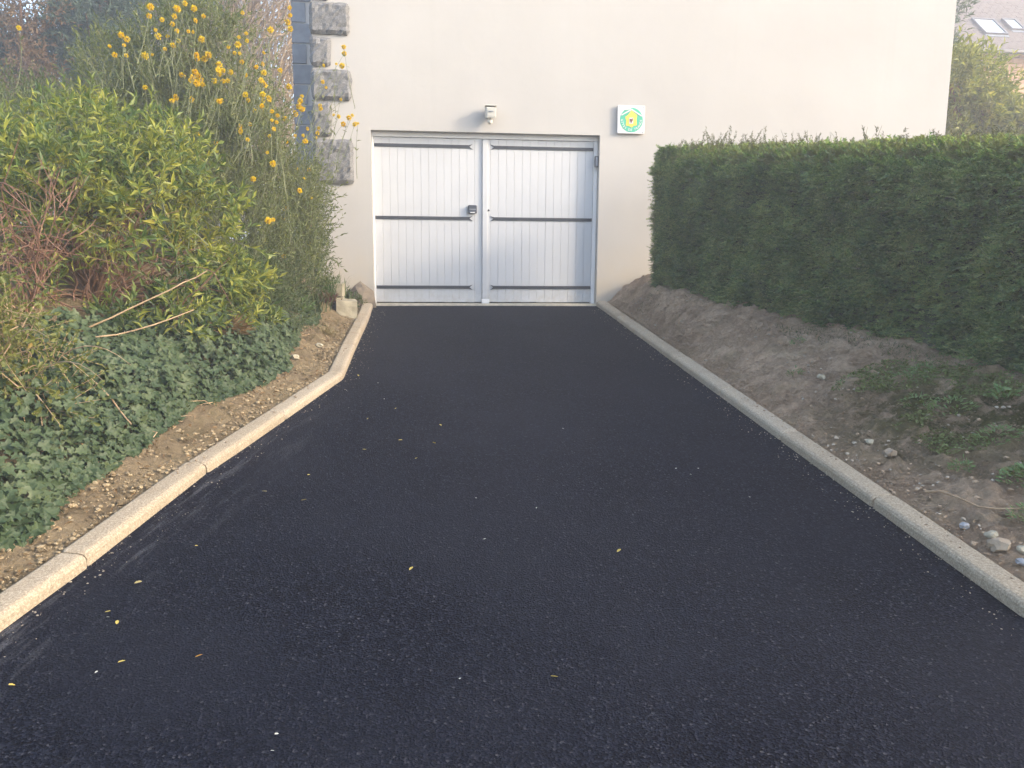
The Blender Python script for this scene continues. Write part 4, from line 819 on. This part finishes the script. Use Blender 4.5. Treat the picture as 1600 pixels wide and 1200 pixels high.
m_ = rng.random(n) < np.clip(.35+fbm(x*2, y*2, 3, 90)*1.2+.4*(y < -5.2)*(d < .35), .05, 1); x, y = x[m_], y[m_]; k = len(x)
scatter('gravel', x, y, zright(x, y)+.020, .005+.022*rng.random(k)**5, [M_SOILR, plain('clod_brown', (.36, .26, .165), .95, .3, 20, .5), M_SOILR, plain('pebble', (.38, .32, .24), .85, .25, 25, .3)], 6)
n = 26000; y = rng.uniform(-7.6, -.2, n); b = xkr(y)+KW; d = rng.random(n)**1.1; x = b+.005+(xhedge(y)-b)*d
scatter('soil_crumbs', x, y, zright(x, y)+.020, .005+.016*rng.random(n)**3, [M_SOILR], 8)
# grit swept against both kerbs and crumbs of soil spilt over them
n = 1500; y = rng.uniform(-7.8, -.3, n); sd = rng.random(n) < .5; off = .004+.16*rng.random(n)**2.5; x = np.where(sd, xkl(y)+off, xkr(y)-off)
scatter('kerb_grit', x, y, zdrive(y)+.006, .003+.006*rng.random(n)**3, [plain('grit', (.30, .26, .20), .9, .3, 30, .3)], 9)
n = 1300; y = rng.uniform(-7.8, -.3, n); sd = rng.random(n) < .5; off = KW-.07*rng.random(n)**2; k = fbm(y*1.7+7*sd, y*0+2.2, 3, 19) > -.05; y, sd, off = y[k], sd[k], off[k]; x = np.where(sd, xkl(y)-off, xkr(y)+off)
scatter('kerb_dirt', x, y, zdrive(y)+np.where(off > .105, .05, .058), .003+.010*rng.random(len(x))**3, [M_SOILR], 10)
# leaf litter on the left soil
n = 3200; y = rng.uniform(-8, -1, n); d = .02+rng.random(n)**.8*1.7; x = xkl(y)-KW-d; P = np.stack([x, y, zleft(x, y)+.016], 1)
t = obj('leaf_litter', leaf_mesh('leaf_litter', P, unit(rng.normal(size=(n, 3))*np.array([1, 1, .25])), sphere_dirs(n, 1.5), rng.uniform(.02, .05, n), rng.uniform(.008, .02, n), LANCE), L_DRY); tag(t, kind='stuff')

# ------------------------------------------------------------------ right bank plants
def weed(c, r, n, L, lab, mat=L_WEED, flat=.5, broad=False):
    z = zr_(*c); t = empty('weed', (c[0], c[1], z), lab, 'weed', 'weeds on the right bank')
    a = rng.uniform(0, 6.28, n); q = np.sqrt(rng.random(n))*r; P = np.stack([c[0]+np.cos(a)*q, c[1]+np.sin(a)*q, np.full(n, z)], 1); P[:, 2] = zright(P[:, 0], P[:, 1])+.035+.06*rng.random(n)*(1-q/r)
    D = unit(np.stack([np.cos(a)+rng.normal(size=n)*.5, np.sin(a)+rng.normal(size=n)*.5, flat+rng.normal(size=n)*.3], 1)); l = rng.uniform(.6, 1.3, n)
    put_leaves(t, P, D, sphere_dirs(n, 2.5), L*l, L*(.5 if broad else .3)*l, ROUND, mat); return t
for c, r, n, L, lab in (((2.49, -5.31), .08, 40, .045, 'pale broad leaved weed close to the hedge foot at the right edge'), ((2.20, -5.30), .12, 130, .03, 'spreading light green weed on the mossy middle of the right bank'), ((2.10, -5.12), .10, 90, .028, 'light green weed patch just left of the mossy middle'),
                        ((1.82, -5.94), .05, 90, .024, 'small dark green weed alone on bare soil above the root'), ((1.95, -6.2), .10, 170, .03, 'bushy green weed at the right edge above the root'),
                        ((1.78, -6.45), .07, 120, .026, 'dark green weed at the end of the pale root'), ((2.27, -4.76), .09, 80, .028, 'sparse weed at the upper edge of the mossy patch'), ((2.40, -4.70), .08, 90, .028, 'weed close under the hedge foot above the moss'), ((2.03, -3.7), .05, 50, .026, 'tiny weed near the hedge foot far up the bank'), ((1.80, -4.16), .05, 40, .026, 'tiny weed in the middle of the bare soil'), ((2.13, -5.77), .10, 120, .03, 'flat weed on the lower moss near the right edge')):
    weed(c, r, n, L, lab, broad=L >= .04)
n = 20000; a = rng.uniform(0, 6.28, n); q = np.sqrt(rng.random(n)); x = 2.22+np.cos(a)*q*.6; y = -5.35+np.sin(a)*q*.95; k = (x < xhedge(y)+.1) & (x > xkr(y)+.5) & (fbm(x*3.2, y*3.2, 3, 41) > -.05); x, y = x[k], y[k]; n = len(x)
P = np.stack([x, y, zright(x, y)+.030], 1)
t = obj('ground_cover', leaf_mesh('ground_cover', P, unit(rng.normal(size=(n, 3))*np.array([1, 1, .3])+np.array([0, 0, .25])), sphere_dirs(n, 2), rng.uniform(.010, .024, n), rng.uniform(.006, .014, n), ROUND), leafmat('moss_leaf', [(0, (.08, .10, .025)), (.5, (.15, .165, .045)), (.85, (.21, .25, .09)), (1, (.34, .35, .18))], .7, .2)); tag(t, kind='stuff')
n = 2600; y = rng.uniform(-5.6, -1.2, n); x = xhedge(y)-.02-.28*rng.random(n)**1.5; k = fbm(x*2.5, y*2.5, 3, 47) > -.02; x, y = x[k], y[k]; n = len(x); P = np.stack([x, y, zright(x, y)], 1)
t = obj('short_grass', leaf_mesh('short_grass', P, unit(np.stack([rng.normal(size=n)*.6, rng.normal(size=n)*.6, np.ones(n)], 1)), sphere_dirs(n), rng.uniform(.02, .06, n), .004, BLADE), L_LOW); tag(t, kind='stuff')
# pale root lying on the soil
pts = [(1.54, -6.09), (1.585, -6.14), (1.62, -6.24), (1.65, -6.31), (1.70, -6.36), (1.79, -6.43)]
V, F = tubes([np.array([(x, y, zr_(x, y)+.055+.012*math.sin(i*1.3)) for i, (x, y) in enumerate(pts)])], [(.006, .0035)], 7); tag(obj('root', mesh_tris('root', V, F, True), M_TWIG), 'thin pale root lying on the soil of the right bank', 'root')

# ------------------------------------------------------------------ clipped hedge
hd = unit(np.array([.303, -.953])); hn = np.array([-hd[1], hd[0]])*1.0     # along, and away from the drive
if hn[0] < 0: hn = -hn
H0 = np.array([1.64, -1.12]); HH, HT = 1.43, .95
def zfoot(s):
    p = H0[None]+s[:, None]*hd; return .1*p[:, 1]+.36
hedge = empty('hedge', (H0[0]+hd[0]*3, H0[1]+hd[1]*3, .0), 'tall clipped evergreen hedge along the bank on the right of the drive', 'hedge')
def hpt(s, t, h):       # along, across (0 = face to the drive), height above its foot
    p = H0[None]+s[:, None]*hd+t[:, None]*hn; return np.stack([p[:, 0], p[:, 1], zfoot(s)+h], 1)
def hedge_face(n, s0, s1):
    s = rng.uniform(s0, s1, n); h = rng.uniform(-.02, HH, n)
    rnd = .30; ph = rng.uniform(0, math.pi/2, n); top = rng.random(n) < .32; h = np.where(top, HH-rnd+rnd*np.sin(ph), np.where(h > HH-rnd, rng.uniform(0, HH-rnd, n), h)); over = np.where(top, np.sin(ph), 0); t = np.where(top, .42*(1-np.cos(ph)), 0)
    bulge = .11*fbm(s*1.5, h*1.1, 3, 61)+.085*fbm(s*5.5, h*4, 2, 62)+.04*fbm(s*16, h*16, 2, 64); cut = .10*np.clip(.22+.12*fbm(s*2, s*0, 3, 63)-h, 0, 1)*3
    t = t-bulge+.02+cut*.4
    Nn = np.stack([-hn[0]+0*s, -hn[1]+0*s, over*.9], 1); return hpt(s, t, h), unit(Nn)
P1, N1 = hedge_face(56000, -.03, 5.0); P2, N2 = hedge_face(5000, 5.0, 7.5)
n = 15000; s = rng.uniform(0, 5.2, n); t_ = .38+rng.random(n)*(HT-.40); h = HH-.02+.06*fbm(s*2, t_*3, 3, 71)+.03*fbm(s*7, t_*7, 2, 73); P3 = hpt(s, t_, h); N3 = np.tile(np.array([0, 0, 1.]), (n, 1))
n = 14000; t_ = rng.random(n)*HT; h = rng.uniform(0, HH, n); s = -.06*fbm(t_*3, h*3, 3, 72)+0*t_; rr = np.clip((h-(HH-.14))/.14, 0, 1); s = s+.14*(1-np.sqrt(np.clip(1-rr**2, 0, 1))); P4 = hpt(s, t_, h); N4 = np.tile(np.array([-hd[0], -hd[1], .1]), (n, 1))
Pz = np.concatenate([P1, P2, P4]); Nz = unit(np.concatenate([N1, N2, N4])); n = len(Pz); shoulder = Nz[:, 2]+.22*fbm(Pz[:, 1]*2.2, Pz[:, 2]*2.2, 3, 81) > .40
Pz = Pz-Nz*(rng.random((n, 1))**1.6*.10)
sd = rng.choice([-1, 1], n)[:, None]*np.array([hd[0], hd[1], 0])[None]; D = unit(Nz*.7+sd*rng.uniform(0, .9, (n, 1))+rng.normal(size=(n, 3))*.28+np.array([0, 0, -.06])); Nn = unit(np.array([0, 0, 1.])+Nz*.5+rng.normal(size=(n, 3))*.25); l = rng.uniform(.6, 1.45, n)*.074
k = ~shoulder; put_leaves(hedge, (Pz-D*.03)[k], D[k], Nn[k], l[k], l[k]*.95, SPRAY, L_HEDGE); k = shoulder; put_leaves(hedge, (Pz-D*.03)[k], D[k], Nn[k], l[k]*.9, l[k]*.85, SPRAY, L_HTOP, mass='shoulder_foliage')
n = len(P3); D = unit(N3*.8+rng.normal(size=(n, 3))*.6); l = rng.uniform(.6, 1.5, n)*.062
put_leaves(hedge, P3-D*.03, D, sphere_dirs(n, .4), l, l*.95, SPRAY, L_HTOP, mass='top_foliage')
Q, QN = hedge_face(4200, -.02, 5.0); n = len(Q); sd = rng.choice([-1, 1], n)[:, None]*np.array([hd[0], hd[1], 0])[None]
D = unit(QN*.9+sd*rng.uniform(0, 1.0, (n, 1))+rng.normal(size=(n, 3))*.25); l = rng.uniform(.75, 1.3, n)*.105
put_leaves(hedge, Q-D*.045, D, unit(np.array([0, 0, 1.])+QN*.4+rng.normal(size=(n, 3))*.2), l, l*.8, SPRAY, L_HEDGE, mass='frond_tips')
# solid filler in a dark shade colour, stops views through the foliage
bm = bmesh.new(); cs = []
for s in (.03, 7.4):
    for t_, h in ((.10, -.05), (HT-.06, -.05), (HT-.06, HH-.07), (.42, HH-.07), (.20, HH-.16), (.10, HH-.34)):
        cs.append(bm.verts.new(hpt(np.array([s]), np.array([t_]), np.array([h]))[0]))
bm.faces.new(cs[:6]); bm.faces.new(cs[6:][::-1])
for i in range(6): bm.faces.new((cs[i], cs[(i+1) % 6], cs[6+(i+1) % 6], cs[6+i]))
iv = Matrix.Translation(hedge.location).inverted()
o = obj('dark_filler', bm_mesh('dark_filler', bm), M_CORE, hedge); o.matrix_parent_inverse = iv
# untrimmed tips along the top and the end
lines, rad, LP, LD = [], [], [], []
for i in range(430):
    s = rng.uniform(0, 4.6) if i < 370 else rng.uniform(.2, 1.3); t_ = rng.uniform(.1, HT); p = hpt(np.array([s]), np.array([t_]), np.array([HH-.03]))[0]; l = rng.uniform(.03, .14)*(1.6 if .3 < s < 1.3 and rng.random() < .4 else 1)
    d = unit(np.array([0, 0, 1])+rng.normal(size=3)*.42); c = curve3(p, p+d*l*.5, p+d*l+rng.normal(size=3)*.02, 5); lines.append(c); rad.append((.003, .0012))
    for k in range(int(l*260)):
        j = rng.random()*.95+.05; LP.append(p+d*l*j); LD.append(unit(d*.7+rng.normal(size=3)*.6))
for i in range(70):
    h = rng.uniform(.2, HH); t_ = rng.uniform(0, .5); p = hpt(np.array([0.]), np.array([t_]), np.array([h]))[0]; d = unit(np.array([-hd[0], -hd[1], .2])*1+rng.normal(size=3)*.35); l = rng.uniform(.04, .12)
    c = curve3(p, p+d*l*.5, p+d*l, 4); lines.append(c); rad.append((.0025, .001))
    for k in range(int(l*110)): LP.append(p+d*l*rng.random()); LD.append(unit(d*.7+rng.normal(size=3)*.6))
for i in range(12):     # pale dead twigs caught in the face
    s = rng.uniform(.3, 4.3); h = rng.uniform(.3, 1.2); p = hpt(np.array([s]), np.array([-.05]), np.array([h]))[0]; d = unit(np.array([hd[0], hd[1], 0])*rng.normal()*.5+np.array([-.1, 0, rng.normal()])); lines.append(curve3(p, p+d*.08+rng.normal(size=3)*.01, p+d*rng.uniform(.1, .25), 5)); rad.append((.002, .001))
V, F = tubes(lines, rad, 4); put_mesh(hedge, 'loose_twigs', V, F, M_BARKG)
LP, LD = np.array(LP), np.array(LD); put_leaves(hedge, LP, LD, sphere_dirs(len(LP)), rng.uniform(.014, .028, len(LP)), .006, LANCE, L_HTIP, mass='tip_needles')
lines = []
for s in np.arange(.3, 7.2, .45):
    p = hpt(np.array([s]), np.array([.45]), np.array([-.1]))[0]; lines.append(np.array([p, p+np.array([0, 0, .5]), p+np.array([.03, .02, 1.2])]))
    V, F = tubes(lines[-1:], [(.03, .015)], 7); put_mesh(hedge, 'stem', V, F, M_BARK, None, True)

# ------------------------------------------------------------------ fallen petals on the asphalt
pet = [(-1.84, -6.5, 1), (-1.52, -7.02, 2), (-1.37, -5.43, 0), (-.83, -5.22, 0), (-.54, -5.79, 3), (.02, -6.37, 0), (-1.56, -5.63, 1), (-1.71, -6.21, 0), (-1.88, -6.71, 0), (-1.83, -6.8, 0), (-1.87, -6.75, 3), (-.85, -6.49, 0), (-.9, -4.9, 0), (.06, -4.73, 3), (-1.36, -5.76, 1), (-.73, -4.95, 0), (-1.12, -5.05, 0),
       (-1.31, -3.78, 3), (-1.25, -3.38, 0), (-1.1, -3.58, 3), (-1.04, -4.01, 3), (-.95, -4.24, 0), (-1.33, -3.22, 3), (-1.26, -4.23, 3), (-1.12, -4.45, 0), (-.67, -4.64, 0), (-.27, -5.93, 3), (-.39, -7.22, 0), (-.69, -7.2, 3), (-1.8, -7.08, 3), (-1.75, -7.03, 0), (-2.03, -7.12, 0), (.54, -5.46, 3), (.66, -5.46, 3), (1.2, -3.68, 3), (.59, -5.55, 3), (.78, -5.86, 3), (-1.2, -7.41, 3), (-1.2, -7.48, 3), (-.53, -6.23, 3)]
pc = [leafmat('fallen_yellow_petal', [(0, (.62, .45, .10)), (1, (.70, .52, .14))], .7, .2), leafmat('fallen_tan_leaf', [(0, (.42, .32, .14)), (1, (.5, .38, .16))], .7, .2), leafmat('fallen_orange_petal', [(0, (.70, .32, .04)), (1, (.75, .36, .05))], .7, .2), leafmat('pale_chip', [(0, (.5, .48, .42)), (1, (.6, .58, .52))], .8, .05)]
pm_ = []
for k in range(4):
    me = leaf_mesh('fallen_petal', np.zeros((1, 3)), np.array([[1., 0, 0]]), np.array([[0, 0, 1.]]), 1.0, .6, ROUND); me.materials.append(pc[k]); pm_.append(me)
labs = ['small yellow petal fallen on the black asphalt', 'tan leaf fragment lying on the asphalt near the left kerb', 'bright orange petal fallen on the asphalt near the camera, lower left', 'tiny pale chip lying on the black asphalt']
nm = ['fallen_petal', 'fallen_leaf', 'fallen_petal', 'pale_chip']; ct = ['petal', 'leaf', 'petal', 'chip']
for x, y, k in pet:
    s = (.022, .024, .025, .013)[k]*rng.uniform(.8, 1.2); o = bpy.data.objects.new(nm[k], pm_[k]); COL.objects.link(o)
    o.location = (x, y, float(zdrive(y))+.011); o.scale = (s, s, s); o.rotation_euler = (rng.normal()*.25, rng.normal()*.25-.1, rng.uniform(0, 6.28))
    tag(o, labs[k], ct[k], None if k == 2 else labs[k].split(' fallen')[0].split(' lying')[0]+'s on the driveway')

# ------------------------------------------------------------------ added haze volume, stands in for the lens flare veil
m = bpy.data.materials.new('veil_haze'); m.use_nodes = True; t_ = m.node_tree; t_.nodes.clear()
pv_ = t_.nodes.new('ShaderNodeVolumePrincipled'); pv_.inputs['Color'].default_value = (.95, .96, 1, 1); pv_.inputs['Density'].default_value = HAZE; pv_.inputs['Anisotropy'].default_value = .3
oo = t_.nodes.new('ShaderNodeOutputMaterial'); t_.links.new(pv_.outputs[0], oo.inputs['Volume'])
tag(box('haze', -405, 405, -405, 405, -2.9, 14.5, m), kind='stuff')
